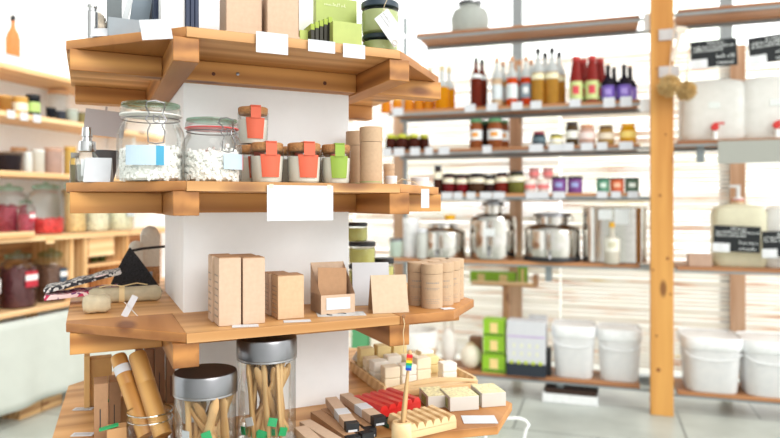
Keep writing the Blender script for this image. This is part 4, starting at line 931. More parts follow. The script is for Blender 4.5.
# ---------------------------------------------------------------- shelf 3
z = Z[3]
def kraft_carton(f, label, group, mat=None, marks=True, th=A1):
    A, w, h, d = f; t = thing('kraft_carton', label, 'box', A, th, group)
    MB().box(0, w, 0, d, 0, h-.0015).build('carton', mat or m_kraft, t, bevel=.0006)
    MB().box(.001, w-.001, .001, d-.001, h-.0013, h).build('top_flap', m_kraft2, t)
    if marks:
        mb = MB()
        for k in range(7): T = Matrix.Rotation(-math.pi/2, 4, 'Z'); scrawl(mb, -d*.85, -d*.15, h*(.12+.1*k), h*.016, -.0004, 0, T)
        mb.build('side_printing', m_inkg, t, smooth=False)
    return t
kraft_carton(fbox(219, 241, 327, z, 69, .05), 'tall kraft carton, front left of the four standing together', 'four tall kraft cartons') 
kraft_carton(fbox(243, 265, 325, z, 67, .05), 'tall kraft carton, front right of the four standing together', 'four tall kraft cartons')
a1 = fbox(219, 241, 327, z, 69, .05); a2 = fbox(243, 265, 325, z, 67, .05)
for i, (f, lab) in enumerate(((a1, 'tall kraft carton, back left of the four, only its edge showing'), (a2, 'tall kraft carton, back right of the four, only its edge showing'))):
    A = f[0]+Vector((-math.sin(A1)*.053, math.cos(A1)*.053, 0))-Vector((math.cos(A1), math.sin(A1), 0))*.004
    kraft_carton((A, f[1], f[2], .045), lab, 'four tall kraft cartons')
f = fbox(278, 304, 320, z, 44, .05)
kraft_carton(f, 'shorter kraft carton standing in front, right of the tall four', 'two short kraft cartons', M((206, 174, 140), .75, scale=120))
A = f[0]+Vector((-math.sin(A1)*.053, math.cos(A1)*.053, 0))-Vector((math.cos(A1), math.sin(A1), 0))*.004
kraft_carton((A, f[1]*.8, f[2]*.99, .045), 'shorter kraft carton tucked behind the other short one', 'two short kraft cartons')
# open display box
A, w, h, d = fbox(321, 355, 315, z, 19, .07)
t = thing('open_display_box', 'open kraft display box with raised flap and blank white label', 'box', A, A1)
MB().box(0, w, 0, .0012, 0, h).box(0, w, d-.0012, d, 0, h*2.6).box(0, .0012, 0.0012, d-.0012, 0, h*1.0).box(w-.0012, w, .0012, d-.0012, 0, h*1.0).box(0, w, .0012, d-.0012, 0, .0012).build('carton', m_kraft, t)
MB().add([(0, 0, h), (0, 0, 0), (0, d, 0), (0, d, h*2.6)], [(0, 1, 2, 3)]).add([(w, 0, h), (w, 0, 0), (w, d, 0), (w, d, h*2.6)], [(3, 2, 1, 0)]).build('side_wall', m_kraft, t)
MB().box(.0, w*.85, .02, .022, 0, h*2.5, 0, TR(0, 0, 0, R(-8), R(3))).build('inner_flap', m_kraft2, t)
MB().box(w*.15, w*.85, -.0015, -.0003, h*.22, h*.85).build('label', m_paper, t)
p = on_plane(318, 317, z)
t = thing('leaflet', 'printed leaflet lying under the open display box', 'leaflet', p+Vector((0, 0, .0001)), A1-R(14))
MB().box(0, .1, 0, .05, 0, .0004).build('sheet', M((206, 208, 210), var=.2, scale=90), t)
mb = MB(); 
for k in range(3): mb.tube([(.04+.02*math.cos(g/5), .02+.012*math.sin(g/5)+k*.003, .0007) for g in range(0, 22)], .0006, 4)
mb.build('printing', m_ink, t)
t = tent(353, 390, 306, z, 42, R(8), 'white folded card standing behind the kraft tent card', m_paper, M((60, 60, 60)), spread=.05)
t = tent(373, 409, 314, z, 37, R(14), 'blank kraft tent card on the third stand shelf', m_kraft_l, m_kraft2, spread=.05)
for i, (a, b_, py) in enumerate(((232, 258, 328), (284, 310, 323))):
    p = on_plane(a, py, z)+Vector((0, 0, .0005)); w = fw(p, b_, A1)
    t = thing('flat_tag', ['white tag lying flat before the tall kraft cartons', 'white tag lying flat before the short kraft cartons'][i], 'price tag', p, A1-R(12), 'flat white tags on the third shelf')
    MB().box(0, w, 0, .022, 0, .001).build('paper', m_paper, t)
# jars at right of pillar (behind the cards)
m_yc = liquid((222, 220, 140), .2)
p = fgv(365, -.05, z)+Vector((0, 0, .0006)); s = p.y/F
cj = [(364, -.03, 28, 24, 0), ]
A = on_plane(362, 287, z)+Vector((0, 0, .0006)); s = A.y/F; A0 = A
t, h, _ = cream_jar(0, 0, 0, 27, 23, 'yellow-green cream jar with black lid, bottom of stack beside the pillar', m_yc, m_black, on=A, group='yellow-green cream jars')
t, h2, _ = cream_jar(0, 0, 0, 27, 22, 'yellow-green cream jar with black lid, middle of stack beside the pillar', m_yc, m_black, on=A+Vector((0, 0, h+.0005)), group='yellow-green cream jars')
cream_jar(0, 0, 0, 21, 19, 'yellow-green cream jar with black lid, top of stack beside the pillar', m_yc, m_black, on=A+Vector((-.014, 0, h+h2+.001)), group='yellow-green cream jars')
A = on_plane(384, 286, z)+Vector((0, 0, .0006))
cream_jar(0, 0, 0, 20, 28, 'yellow-green cream jar with black lid standing alone behind the white card', m_yc, m_black, on=A, group='yellow-green cream jars')
# kraft tubes group
for i, (px, d) in enumerate(((432, 1.425), (418, 1.466), (443, 1.466), (450, 1.508), (454, 1.556), (430, 1.512), (440, 1.563))):
    A = Vector(((px-CX)/F*d, d, CAMZ+z+.0006))
    tube_box(A, .0238, .097, ['kraft tube at the very front of the cluster at right of third shelf', 'kraft tube left of the front one, beside the kraft tent card', 'kraft tube directly right of the front one', 'kraft tube second from the right end of the cluster', 'kraft tube at the right end of the cluster', 'kraft tube in the rear of the cluster behind the front one', 'kraft tube in the rear left of the cluster'][i], 'cluster of kraft tubes', .78, rot=0)
p = on_plane(444, 310, z)+Vector((0, 0, .0005))
t = thing('flat_tag', 'small white tag lying at the foot of the kraft tube cluster', 'price tag', p, A1); MB().box(0, .028, 0, .02, 0, .001).build('paper', m_paper, t)
# left: textiles, pouch, mitts, brushes
m_bw, nt, b = new_mat('black_white_weave'); tc = nt.nodes.new('ShaderNodeTexCoord'); ck = nt.nodes.new('ShaderNodeTexVoronoi'); ck.inputs['Scale'].default_value = 160
rp = nt.nodes.new('ShaderNodeValToRGB'); rp.color_ramp.interpolation = 'CONSTANT'; rp.color_ramp.elements[0].color = srgb((54, 54, 60)); rp.color_ramp.elements[1].position = .55; rp.color_ramp.elements[1].color = srgb((210, 206, 204))
nt.links.new(tc.outputs['Object'], ck.inputs['Vector']); nt.links.new(ck.outputs['Color'], rp.inputs[0]); nt.links.new(rp.outputs[0], b.inputs['Base Color']); b.inputs['Roughness'].default_value = .9
m_pk, nt, b = new_mat('pink_print_cloth'); tc = nt.nodes.new('ShaderNodeTexCoord'); ck = nt.nodes.new('ShaderNodeTexVoronoi'); ck.inputs['Scale'].default_value = 110
rp = nt.nodes.new('ShaderNodeValToRGB'); rp.color_ramp.interpolation = 'CONSTANT'; rp.color_ramp.elements[0].color = srgb((196, 60, 96)); rp.color_ramp.elements[1].position = .4; rp.color_ramp.elements[1].color = srgb((236, 206, 206)); q = rp.color_ramp.elements.new(.7); q.color = srgb((120, 60, 110))
nt.links.new(tc.outputs['Object'], ck.inputs['Vector']); nt.links.new(ck.outputs['Color'], rp.inputs[0]); nt.links.new(rp.outputs[0], b.inputs['Base Color']); b.inputs['Roughness'].default_value = .9
def cloth(p, w, d, h, label, mat, th, tl):
    t = thing('folded_cloth', label, 'cloth', p, th, tilt=(0, tl))
    mb = MB(); n = 14; pr = []
    for i in range(n+1): pr.append((w*i/n, h*(1+.15*math.sin(i*1.3))))
    mb.extrude_y([(0, 0), (w, 0)]+pr[::-1], 0, d); mb.build('fabric', mat, t, bevel=.0015); return t
cloth(Vector((-.770, 1.425, CAMZ-.216)), .155, .09, .010, 'pink and purple patterned folded cloth lying under the black-white one', m_pk, A1, -R(4))
cloth(Vector((-.775, 1.435, CAMZ-.202)), .165, .09, .010, 'black and white woven folded cloth lying on the pink patterned one', m_bw, A1, -R(13))
p = Vector((-.665, 1.47, CAMZ-.165)); o = MB().ball(0, 0, 0, .014, .010, .0015, 14).build('round_sticker', M((240, 220, 224)), loc=p, rotz=A1); o.rotation_euler = (0, -R(13), A1); tag(o, 'small pale oval sticker on the black and white cloth', 'sticker')
# pouch: pyramid
p = on_plane(136, 292, z)+Vector((0, 0, .001)); s = p.y/F
t = thing('pyramid_pouch', 'black speckled fabric pyramid pouch leaning near the white pillar', 'pouch', p, A1+R(-10))
m_pouch = M((48, 48, 52), .95, var=.9, scale=500, name='speckled_felt')
w = 26*s; h = 44*s
def pyr(k): return [(-w*k, -.022*k, 0), (w*k, -.018*k, 0), (w*.6*k, .03*k, 0), (-w*.7*k, .03*k, 0)]
mb = MB(); n = 8; rings = []
for i in range(n+1):
    q = i/n; k = (1-q)**.85; cxx = -w*.22*q
    for (x, y, _) in pyr(max(k, .03)): rings.append((x+cxx, y, h*q))
fs = [(3, 2, 1, 0)]
for i in range(n):
    for k in range(4): a = i*4+k; b_ = i*4+(k+1) % 4; fs.append((a, b_, b_+4, a+4))
mb.add(rings, fs); mb.build('fabric', m_pouch, t, bevel=.002)
MB().tube([(-w*.98, -.021, .002), (-w*.6, -.012, h*.45), (-w*.22, -.001, h)], .0016, 6).tube([(-w*.22, -.001, h), (w*.3, -.008, h*.42), (w*.95, -.018, .003)], .0016, 6).build('piped_seam', m_black, t)
MB().tube([(-w*.15, .0, h*.93), (w*.2, .005, h*.97), (w*.7, .02, h*.99), (w*1.05, .03, h*1.0)], .0035, 8).build('strap', m_black, t)
# mitts
for i, (px, py, w_, h_) in enumerate(((150, 284, 18, 58), (136, 285, 14, 44))):
    p = on_plane(px, py, z)+Vector((0, 0, .001)); s = p.y/F
    t = thing('bath_mitt', ['tall rounded off-white bath mitt standing behind the black pouch', 'smaller crumpled off-white mitt left of the tall one'][i], 'mitt', p, A1)
    MB().box(-w_*s/2, w_*s/2, -.008, .008, 0, (h_-w_/2)*s).ball(0, 0, (h_-w_/2)*s, w_*s/2, .009, w_*s/2, 20).build('mitt_body', M((222, 216, 206), .95, bump=.5, scale=120), t, bevel=.004)
    MB().box(-w_*s*.49, w_*s*.49, -.0095, .0095, 0, h_*s*.3).build('woven_cuff', M((176, 132, 92), .9, var=.4, scale=200), t)
p = on_plane(151, 286, z); t = tag(MB().box(-.008, .008, -.001, 0, 0, .022).build('blue_tag', M((150, 164, 186)), loc=p+Vector((0, -.012, .02)), rotz=A1), 'small blue-grey tag on the tall bath mitt', 'tag')
# wrapped loofah bars
for i, (a, py, L_, r_, an) in enumerate(((82, 314, .056, .0195, 2), (88, 304, .160, .018, -3))):
    p = on_plane(a, py, z)+Vector((0, 0, .0006)); th = A1+R(an)
    t = thing('loofah_bar', ['short pale rounded soap bar at the left front of third shelf', 'long pale rounded bar tied with raffia, lying behind the short one'][i], 'soap', p, th)
    MB().lathe([(0, 0), (r_*.7, .002), (r_, .012), (r_*.92, L_/2), (r_, L_-.012), (r_*.7, L_-.002), (0, L_)], 24, sq=1, T=TR(0, 0, r_, 0, R(90))).build('bar', M((196, 184, 156), .5, var=.12, scale=60), t)
    if i: MB().lathe([(r_*1.08, -.006), (r_*1.1, .006)], 20, T=TR(L_*.45, 0, r_, 0, R(90)), sq=1, close=False).tube([(L_*.45, -r_*.4, r_*2.1), (L_*.3, -.004, r_*2.3), (L_*.15, -.01, r_*2.1)], .0014, 5).tube([(L_*.45, -r_*.4, r_*2.1), (L_*.65, -.002, r_*2.4), (L_*.8, .002, r_*2.1)], .0014, 5).build('raffia_tie', M((232, 208, 160)), t)
p = on_plane(124, 317, z)
t = thing('leaning_tag', 'small white folded tag leaning against the pale soap bar', 'tag', p+Vector((0, 0, .001)), A1, tilt=(0, R(28)))
MB().box(-.0065, .0065, 0, .001, .0, .046).build('paper', m_paper, t); MB().box(-.0007, .0007, 0, .001, -.006, .038, 0, TR(.022, 0, .012, 0, R(-68))).build('second_flap', m_grey_paper, t)
# ---------------------------------------------------------------- shelf 4
z = Z[4]
# steel lid jars with toothbrushes
m_lidtop = M((64, 50, 46), .35, .6, name='dark_lid_top')
def brush_jar(px, d, wpx, ztop, lidpx, label, bl, group, n, seed):
    x = (px-CX)/F*d; s = d/F; r = wpx*s/2; h = ztop-z; base = Vector((x, d, CAMZ+z+.0006)); lh = lidpx*s
    t = thing('storage_jar', label, 'jar', base, 0)
    MB().lathe([(r*.9, 0), (r*.97, .004), (r*.97, h-lh)], 48, close=False).lathe([(0, .001), (r*.9, .001)], 48, close=False).build('glass_body', m_glass, t)
    ld = MB().lathe([(r*.99, h-lh), (r*1.01, h-lh+.001), (r*1.01, h-lh*.12), (r*.98, h)], 48).build('steel_lid', m_steel, t)
    MB().lathe([(r*.965, h), (r*.96, h+.0006), (0, h+.0008)], 48).build('lid_top', m_lidtop, ld)
    MB().lathe([(r*1.0, h-lh-.004), (r*1.01, h-lh-.003), (r*1.0, h-lh)], 48, close=False).build('seal_ring', m_steel_d, t)
    rnd = random.Random(seed); hmax = h-lh-.006
    proto = None
    for k in range(n):
        a = 2*math.pi*k/n+rnd.uniform(-.2, .2); a2 = a+math.pi+rnd.uniform(-1.2, 1.2)
        rb = r*rnd.uniform(.35, .72); rt = r*rnd.uniform(.45, .8)
        p0 = Vector((rb*math.cos(a), rb*math.sin(a), .012)); p1 = Vector((rt*math.cos(a2), rt*math.sin(a2), hmax*rnd.uniform(.86, .98)))
        if k % 3 == 0: p1 = Vector((rt*math.cos(a+rnd.uniform(-.6, .6)), rt*math.sin(a+rnd.uniform(-.6, .6)), hmax*rnd.uniform(.8, .98)))
        L_ = (p1-p0).length; dirv = (p1-p0).normalized()
        if proto is None:
            proto = thing('bamboo_toothbrush', bl, 'toothbrush', (0, 0, 0), 0, group)
            PL = hmax*.98
            MB().lathe([(.004, 0), (.0068, .006), (.0075, PL*.3), (.006, PL*.6), (.0072, PL*.85), (.004, PL*.97), (.0015, PL)], 10, T=Matrix.Diagonal((1.25, .75, 1, 1))).build('handle', m_brush, proto)
            MB().box(-.0045, .0045, -.005, .005, .004, .016).build('paper_band', m_grnp, proto)
            o = proto
        else: o = dup(proto)
        q = dirv.to_track_quat('Z', 'Y') @ Matrix.Rotation(rnd.uniform(0, 6.28), 4, 'Z').to_quaternion()
        o.rotation_mode = 'QUATERNION'; o.rotation_quaternion = q; o.location = base+p0
    # tags inside the jar
    for k in range(5):
        g = -math.pi/2+(-.9+.42*k); rr = r*.86; zz = .008+.022*(k % 2); c = (k % 2 == 0) or k == 3
        tt = MB().box(-.0085, .0085, -.0008, .0008, 0, .016, 0, TR(0, 0, 0, 0, R(rnd.uniform(-18, 18)))).build('paper_label', m_grnp if c else m_paper, loc=base+Vector((rr*math.cos(g), rr*math.sin(g), zz+.012)), rotz=g+math.pi/2)
        tag(tt, ('green' if c else 'white')+' paper label among the toothbrushes in the '+('taller' if n > 20 else 'shorter')+' steel-lidded jar', 'tag', 'paper labels among toothbrushes')
brush_jar(267, 1.262, 59, -.262, 19, 'taller glass jar with steel lid full of bamboo toothbrushes', 'bamboo toothbrush standing in the taller steel-lidded jar', 'toothbrushes in the taller jar', 26, 3)
brush_jar(205.5, 1.19, 62, -.311, 19, 'shorter glass jar with steel lid holding bamboo toothbrushes', 'bamboo toothbrush standing in the shorter steel-lidded jar', 'toothbrushes in the shorter jar', 15, 5)
# bamboo cases in glass
d = 1.21; x = (150-CX)/F*d; base = Vector((x, d, CAMZ+z+.0006)); r = 22*d/F
t = thing('glass_tumbler', 'low open glass jar holding the two bamboo travel cases', 'jar', base, 0)
MB().lathe([(r*.88, 0), (r*.96, .004), (r, .05), (r*.94, .058), (r*.96, .062), (r*.92, .066), (r*.97, .070), (r*.97, .074), (r*.93, .074)], 44, close=False).lathe([(0, .001), (r*.88, .001)], 40, close=False).build('glass_body', m_glass, t)
MB().tube([(r*.97*math.cos(a_/20*math.pi), r*.97*math.sin(a_/20*math.pi), .074) for a_ in range(41)], .0016, 8).tube([(r*.97*math.cos(a_/20*math.pi), r*.97*math.sin(a_/20*math.pi), .060) for a_ in range(41)], .0012, 8).build('thick_rim', m_rim, t)
for i, (xt, yt, xb, yb, dt, db) in enumerate(((118, 356, 146, 436, 1.285, 1.215), (137, 354, 163, 436, 1.275, 1.20))):
    pt = Vector(((xt-CX)/F*dt, dt, CAMZ+(HY-yt)/F*dt)); pb = Vector(((xb-CX)/F*db, db, CAMZ+(HY-yb)/F*db))
    dv = (pt-pb); L_ = dv.length
    t = thing('bamboo_case', ['bamboo travel case with white tag leaning in the low glass jar, left', 'thicker bamboo travel case with green tag leaning in the low glass jar, right'][i], 'case', pb, 0, 'bamboo travel cases')
    t.rotation_mode = 'QUATERNION'; t.rotation_quaternion = dv.normalized().to_track_quat('Z', 'Y')
    rr = (8.0, 8.8)[i]*1.25/F
    MB().lathe([(rr*.95, 0), (rr, .003), (rr, L_*.62), (rr*.985, L_*.622), (rr, L_*.625), (rr, L_*.97), (rr*.9, L_), (rr*.45, L_), (rr*.4, L_-.002), (0, L_-.002)], 30).build('bamboo_tube', m_bamboo, t)
    MB().lathe([(rr*1.03, L_*.76), (rr*1.03, L_*.86)], 30, close=False).build('tag_band', m_paper, t) if i == 0 else MB().box(-rr*1.0, -rr*.2, -rr*1.1, -rr*.85, L_*.78, L_*.89).build('tag_band', m_grnp, t)
# boxes on the left
def lbox(px1, px2, pyb, hpx, dep, label, mat, th=A1, group=None, marks=False, name='brown_carton'):
    f = fbox(px1, px2, pyb, z, hpx, dep, th); t = face_thing(name, label, 'box', f, th, mat, group)
    if marks:
        A, w, h, d = f; mb = MB()
        mb.box(w*.4, w*.48, -.0008, 0, h*.15, h*.55); mb.build('printing', m_ink, t)
    return t
lbox(84, 90, 409, 52, .035, 'thin tall tan board box at the back left of the bottom stand shelf', M((226, 182, 120)), name='tan_board')
lbox(90, 112, 407, 47, .04, 'wide tan carton with dark marks behind the small cartons', M((206, 160, 100)), marks=False)
lbox(94, 108, 441, 56, .06, 'brown carton with printed strip, left of the upright pair by the bamboo cases', m_kraft2, marks=True, group='upright brown cartons')
lbox(109, 121, 433, 50, .06, 'brown carton with printed strip, right of the upright pair by the bamboo cases', m_kraft2, marks=True, group='upright brown cartons')
for i, (a, b_, pyb, h, lab) in enumerate(((115, 129, 429, 28, 'small tan box with green tab just left of the bamboo cases'), (107, 127, 452, 22, 'small tan box with green tab at the bottom of the photo'))):
    t = lbox(a, b_, pyb, h, .03, lab, M((196, 150, 102)), name='tabbed_box'); f = fbox(a, b_, pyb, z, h, .03)
    MB().box(-.006, f[1]*.8, -.003, .012, f[2]+.0006, f[2]+.003, 0, TR(0, 0, 0, 0, R(-10))).build('green_tab', m_grnp, t)
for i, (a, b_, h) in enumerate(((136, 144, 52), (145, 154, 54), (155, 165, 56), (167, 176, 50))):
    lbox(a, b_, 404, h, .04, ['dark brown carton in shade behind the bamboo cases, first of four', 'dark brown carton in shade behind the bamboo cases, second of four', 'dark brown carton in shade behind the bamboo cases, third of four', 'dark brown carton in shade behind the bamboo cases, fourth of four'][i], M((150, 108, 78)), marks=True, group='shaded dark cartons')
for i, (a, b_, py) in enumerate(((72, 89, 411), (70, 88, 437))):
    p = on_plane(a, py, z)+Vector((0, 0, .0008)); 
    t = thing('flat_tag', ['white printed tag lying on left edge of bottom stand shelf, upper', 'white printed tag lying on left edge of bottom stand shelf, lower'][i], 'price tag', p, R(4))
    MB().box(0, .042, 0, .02, 0, .001).build('paper', m_paper, t); mb = MB()
    for k in range(3): mb.box(.004, .036, .004+.005*k, .0055+.005*k, .001, .0012)
    mb.build('printing', m_inkg, t)
# slim boxes right of tall jar
slim = [((305, 424), (340, 446), .0), ((316, 414), (352, 440), .0), ((326, 411), (366, 436), .0), ((331, 400), (356, 432), .016), ((345, 396), (384, 424), .018), ((338, 406), (374, 436), .0), ((300, 430), (322, 450), 0)]
for i, ((xa, ya), (xb, yb), dz) in enumerate(slim):
    pa = on_plane(xa, ya+5, z+dz); pb = on_plane(xb, yb+5, z+dz)
    dv = pb-pa; L_ = min(dv.length, .17); th = math.atan2(dv.y, dv.x)
    t = thing('slim_carton', ['slim kraft carton, second from the left of the fanned pile', 'slim kraft carton, third from the left of the fanned pile', 'slim kraft carton in the middle of the fanned pile', 'slim kraft carton with white sticker lying on top of the pile, left', 'slim kraft carton with white sticker and black end on top, right', 'slim kraft carton at the right under the stickered ones', 'slim kraft carton at the far left foot of the pile'][i], 'box', pa+Vector((0, 0, .001)), th, 'slim kraft cartons')
    W_ = .026; H_ = .017
    MB().box(0, L_, -W_/2, W_/2, 0, H_).build('carton', m_kraft2 if i in (1, 2, 5) else m_kraft, t, bevel=.0008)
    MB().box(L_-.004, L_+.014, -W_/2-.0002, W_/2+.0002, -.0001, H_+.0002).build('black_end', m_black, t)
    MB().box(L_+.0141, L_+.0146, -W_*.35, W_*.35, .001, H_*.3).build('end_label', m_paper, t)
    if i in (3, 4): MB().box(L_*.5, L_*.72, -W_/2-.0006, W_/2+.0006, -.0001, H_+.0006).build('white_sticker', m_paper, t)
# soap tray
C0 = on_plane(384, 398, z)+Vector((0, 0, .0008)); th = A1-R(4)
t = thing('soap_tray', 'pale wooden tray with cut-out handle holding soap blocks', 'tray', C0, th)
TW, TD = .25, .27
MB().box(0, TW, 0, TD, 0, .005).box(0, .008, 0, TD, .005, .026).box(TW-.008, TW, 0, TD, .005, .026).box(.008, TW-.008, TD-.008, TD, .005, .026).build('tray_body', m_dish, t, bevel=.001)
prof = [(0, .005), (TW, .005), (TW, .022), (TW*.8, .032), (TW*.55, .036), (TW*.3, .032), (.0, .022)]
mb = MB(); mb.box(0, TW, -.008, -.0001, 0, .014)
arch = []
for i in range(17):
    q = i/16; arch.append((TW*q, .020+.016*math.sin(math.pi*q)))
mb.extrude_y([(TW*i/16, .014+.012*math.sin(math.pi*i/16)) for i in range(17)]+arch[::-1], -.008, -.0001)
mb.build('handle_rail', m_dish, t, bevel=.0006)
m_soap = liquid((250, 232, 208), .1); m_soapy = liquid((250, 222, 166), .1); m_soapw = liquid((252, 244, 234), .1)
soaps = [((.03, .12), m_soapw, .055, 'at the left end of the tray front'), ((.037, .055), m_soap, .055, 'nearest the red soap dish'), ((.088, .07), m_soapw, .052, 'front row, beside the handle start'), ((.142, .10), m_soap, .058, 'in the middle behind the handle'), ((.205, .075), m_soapw, .045, 'at the right end of the tray front'), ((.03, .225), m_soapy, .066, 'in the back row, first from the left'), ((.078, .225), m_soapy, .07, 'in the back row, second from the left'), ((.126, .225), m_soapy, .068, 'in the back row, third from the left'), ((.03, .175), m_soap, .05, 'just before the first back slab'), ((.085, .165), m_soapw, .054, 'in the second rear row, centre left'), ((.135, .165), m_soap, .05, 'in the second rear row, centre right'), ((.19, .155), m_soapy, .046, 'in the second rear row, right'), ((.205, .22), m_soapw, .046, 'in the back right corner')]
ex = Vector((math.cos(th), math.sin(th), 0)); ey = Vector((-math.sin(th), math.cos(th), 0))
for (a_, b_), mm, hh, w_ in soaps:
    col = 'yellowish' if mm is m_soapy else ('white' if mm is m_soapw else 'cream'); rot = th+R(random.uniform(-3, 3))
    for k in range(2):
        p = C0+ex*a_+ey*b_+Vector((0, 0, .0056+k*(hh*.5+.0003)))
        o = MB().box(-.020, .020, -.018, .018, 0, hh*.5-.0003).build('soap_block', mm, loc=p, rotz=rot, bevel=.0025)
        tag(o, f"{('lower', 'upper')[k]} {col} soap block {w_}", 'soap', 'soap blocks in the tray')
# soap dishes
def dish(px, py, w, d, h, label, mat, th, dz=0, n=5, tilt=0):
    p = on_plane(px, py, z)+Vector((0, 0, .001+dz)); t = thing('soap_dish', label, 'soap dish', p, th)
    mb = MB()
    mb.box(0, w, 0, d, 0, h*.5)
    pr = []; N_ = n*8
    for i in range(N_+1): q = i/N_; pr.append((w*q, h*.55+h*.4*min(1, 1.5*abs(math.sin(math.pi*n*q)))))
    mb.extrude_y([(0, h*.45), (w, h*.45)]+pr[::-1], d*.0, d)
    o = mb.build('ridged_tray', mat, t); t.rotation_euler = (0, tilt, th)
    return t
dish(380, 425, .115, .10, .026, 'red ridged soap dish lying on the green one', m_red, A1+R(14), dz=.012)
dish(388, 429, .118, .09, .010, 'dark green soap dish under the red one', M((24, 84, 62), .4), A1+R(10), n=6)
dish(409, 440, .118, .08, .03, 'pale wooden ridged soap dish in front of the white soap boxes', m_dish, A1+R(7), n=6)
# white soap cartons
for i, (a, b_, py, h) in enumerate(((428, 449, 409, 12), (450, 479, 412, 14), (482, 506, 408, 14))):
    f = fbox(a, b_, py, z, h, .075, A1-R(12)); t = face_thing('soap_carton', ['white soap carton, leftmost of three beside the wooden dish', 'white soap carton with floral top, middle of three', 'white soap carton with floral top, right of three'][i], 'box', f, A1-R(12), M((208, 203, 196), .6, var=.02), 'white soap cartons')
    A, w, hh, d = f
    MB().box(.001, w-.001, .001, d-.001, hh+.0001, hh+.0006).build('floral_top', M((232, 216, 170), .6, var=.35, scale=160), t)
    MB().box(-.0008, -.0002, d*.2, d*.7, hh*.1, hh*.8).build('side_print', M((150, 160, 100), .6, var=.4, scale=200), t)
p = on_plane(464, 424, z)+Vector((0, 0, .0006)); t = thing('blank_card', 'blank white card lying at the right corner of the bottom stand shelf', 'card', p, A1-R(24)); MB().box(0, .073, 0, .05, 0, .001).build('paper', m_paper, t)
# toothbrush in holder
d = 1.235; x = (401.5-CX)/F*d; base = Vector((x, d, CAMZ+z+.0006)); s = d/F
t = thing('brush_holder', 'small turned wooden toothbrush holder before the red soap dish', 'holder', base, 0)
MB().lathe([(9*s, 0), (10*s, .002), (10*s, .04), (9*s, .044), (5.5*s, .045), (5*s, .043), (5*s, .006)], 30).build('turned_cup', m_dish, t)
pt = Vector(((410-CX)/F*d, d, CAMZ+(HY-350)*s)); pb = base+Vector((0, 0, .012)); dv = pt-pb; L_ = dv.length
t = thing('rainbow_toothbrush', 'bamboo toothbrush with rainbow bristles standing in the wooden holder', 'toothbrush', pb, 0); t.rotation_mode = 'QUATERNION'; t.rotation_quaternion = dv.to_track_quat('Z', 'Y')
MB().lathe([(.004, 0), (.0065, .004), (.0078, L_*.3), (.0065, L_*.55), (.0042, L_*.74), (.005, L_*.82), (.0068, L_*.9), (.006, L_*.98), (.002, L_)], 14, T=Matrix.Diagonal((1, .7, 1, 1))).build('handle', m_brush, t)
mb = MB(); cs = [(30, 70, 180), (30, 150, 200), (40, 160, 80), (240, 214, 40), (240, 130, 40), (214, 40, 50)]
for k in range(6): mb.box(-.0145, -.003, -.0055, .0055, L_*(.79+.028*k), L_*(.79+.028*(k+.96)), k)
mb.build('rainbow_bristles', [M(c, .8) for c in cs], t)
A = Vector(((403-CX)/F*1.2, 1.2, 0)); s = 1.2/F
A = uv(.40, .2285, 0); s = A.y/F
A = fgv(403, .232, 0); s = A.y/F; A.z = CAMZ+(HY-318)*s
t = thing('hook_string', 'thin twine loop hanging from the third stand shelf beam above the toothbrush', 'string', A, A1)
MB().tube([(0, -.002, 0), (.002, -.003, -.012), (-.001, -.003, -.03), (.001, -.002, -.05), (0, -.003, -.07)], .0009, 6).build('twine', m_string, t)
MB().lathe([(.003, 0), (.0036, .0012), (.003, .0024)], 16, T=TR(0, -.002, .004, R(90)), close=False).build('ring', m_steel, t)
# small wall label standing by pillar (white paper near tray)
p = on_plane(352, 371, z); t = tag(MB().box(0, .03, 0, .001, 0, .04).build('paper_slip', M((226, 226, 232)), loc=p+Vector((0, 0, .034)), rotz=A1-R(20)), 'pale paper slip leaning beside the white pillar above the soap tray', 'card')
t.rotation_euler = (R(-20), R(35), A1-R(20))
# white wire stand on the floor
d = 2.3; s = d/F
pa = Vector(((502-CX)/F*d, d, 0)); 
t = thing('wire_stand', 'white bent wire stand on the floor right of the display stand', 'stand', (pa.x, pa.y, 0), 0)
zt = CAMZ+(HY-419)*s
MB().tube([(-.06, 0, .008), (-.06, 0, zt-.01), (-.05, 0, zt), (.06, 0, zt+.003), (.082, -.01, zt-.002), (.092, -.02, zt-.014), (.082, -.02, zt-.03), (.075, -.02, zt-.06), (.075, -.02, .008)], .006, 8).build('wire_frame', M((238, 240, 240), .4), t)
MB().box(-.12, .14, -.1, .1, 0.0005, .008).build('foot_plate', M((238, 240, 240), .4), t)

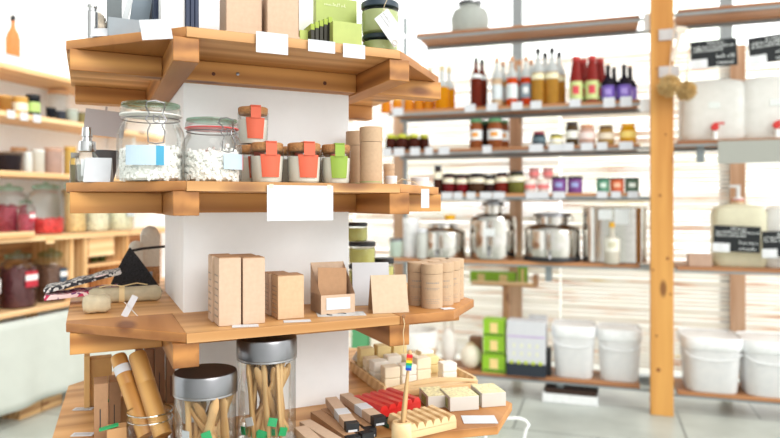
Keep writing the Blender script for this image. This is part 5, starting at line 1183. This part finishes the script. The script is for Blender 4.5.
# ================================================================== LIGHT AND CAMERA
w = bpy.data.worlds.new('World'); bpy.context.scene.world = w; w.use_nodes = True; nt = w.node_tree; bgd = nt.nodes['Background']
tc = nt.nodes.new('ShaderNodeTexCoord'); no = nt.nodes.new('ShaderNodeTexNoise'); no.inputs['Scale'].default_value = 9; no.inputs['Detail'].default_value = 3
rp = nt.nodes.new('ShaderNodeValToRGB'); rp.color_ramp.elements[0].position = .40; rp.color_ramp.elements[0].color = (.86, .92, .80, 1); rp.color_ramp.elements[1].position = .55; rp.color_ramp.elements[1].color = (1, 1, 1, 1)
nt.links.new(tc.outputs['Generated'], no.inputs[0]); nt.links.new(no.outputs['Fac'], rp.inputs[0]); 
sp_ = nt.nodes.new('ShaderNodeSeparateXYZ'); nt.links.new(tc.outputs['Generated'], sp_.inputs[0])
mr = nt.nodes.new('ShaderNodeMapRange'); mr.inputs[1].default_value = -1; mr.inputs[2].default_value = .8; mr.inputs[3].default_value = .25; mr.inputs[4].default_value = 1.2
nt.links.new(sp_.outputs[0], mr.inputs[0])
mu = nt.nodes.new('ShaderNodeVectorMath'); mu.operation = 'SCALE'; nt.links.new(rp.outputs[0], mu.inputs[0]); nt.links.new(mr.outputs[0], mu.inputs['Scale'])
my = nt.nodes.new('ShaderNodeMapRange'); my.inputs[1].default_value = .2; my.inputs[2].default_value = .8; my.inputs[3].default_value = 1; my.inputs[4].default_value = 2.0
nt.links.new(sp_.outputs[1], my.inputs[0]); mz = nt.nodes.new('ShaderNodeVectorMath'); mz.operation = 'SCALE'; nt.links.new(mu.outputs[0], mz.inputs[0]); nt.links.new(my.outputs[0], mz.inputs['Scale'])
nt.links.new(mz.outputs[0], bgd.inputs[0]); bgd.inputs[1].default_value = 1.2
sl_ = bpy.data.lights.new('daylight', 'SUN'); sl_.energy = 1.5; sl_.angle = R(40); sl_.color = (1, .97, .93)
so = bpy.data.objects.new('daylight', sl_); C.objects.link(so); so.rotation_euler = Vector((-.75, .85, -.75)).to_track_quat('-Z', 'Y').to_euler()
cam = bpy.data.cameras.new('camera'); co = bpy.data.objects.new('camera', cam); C.objects.link(co); co.location = (0, 0, CAMZ); co.rotation_euler = (R(90), 0, 0)
cam.lens = 36*F/780; cam.sensor_width = 36; cam.shift_y = -(219-HY)/780; cam.clip_start = .05
cam.dof.use_dof = True; cam.dof.focus_distance = 1.3; cam.dof.aperture_fstop = 2.5
sc = bpy.context.scene; sc.camera = co
sc.view_settings.view_transform = 'Standard'; sc.view_settings.look = 'None'; sc.view_settings.exposure = 0.47; sc.view_settings.gamma = 1
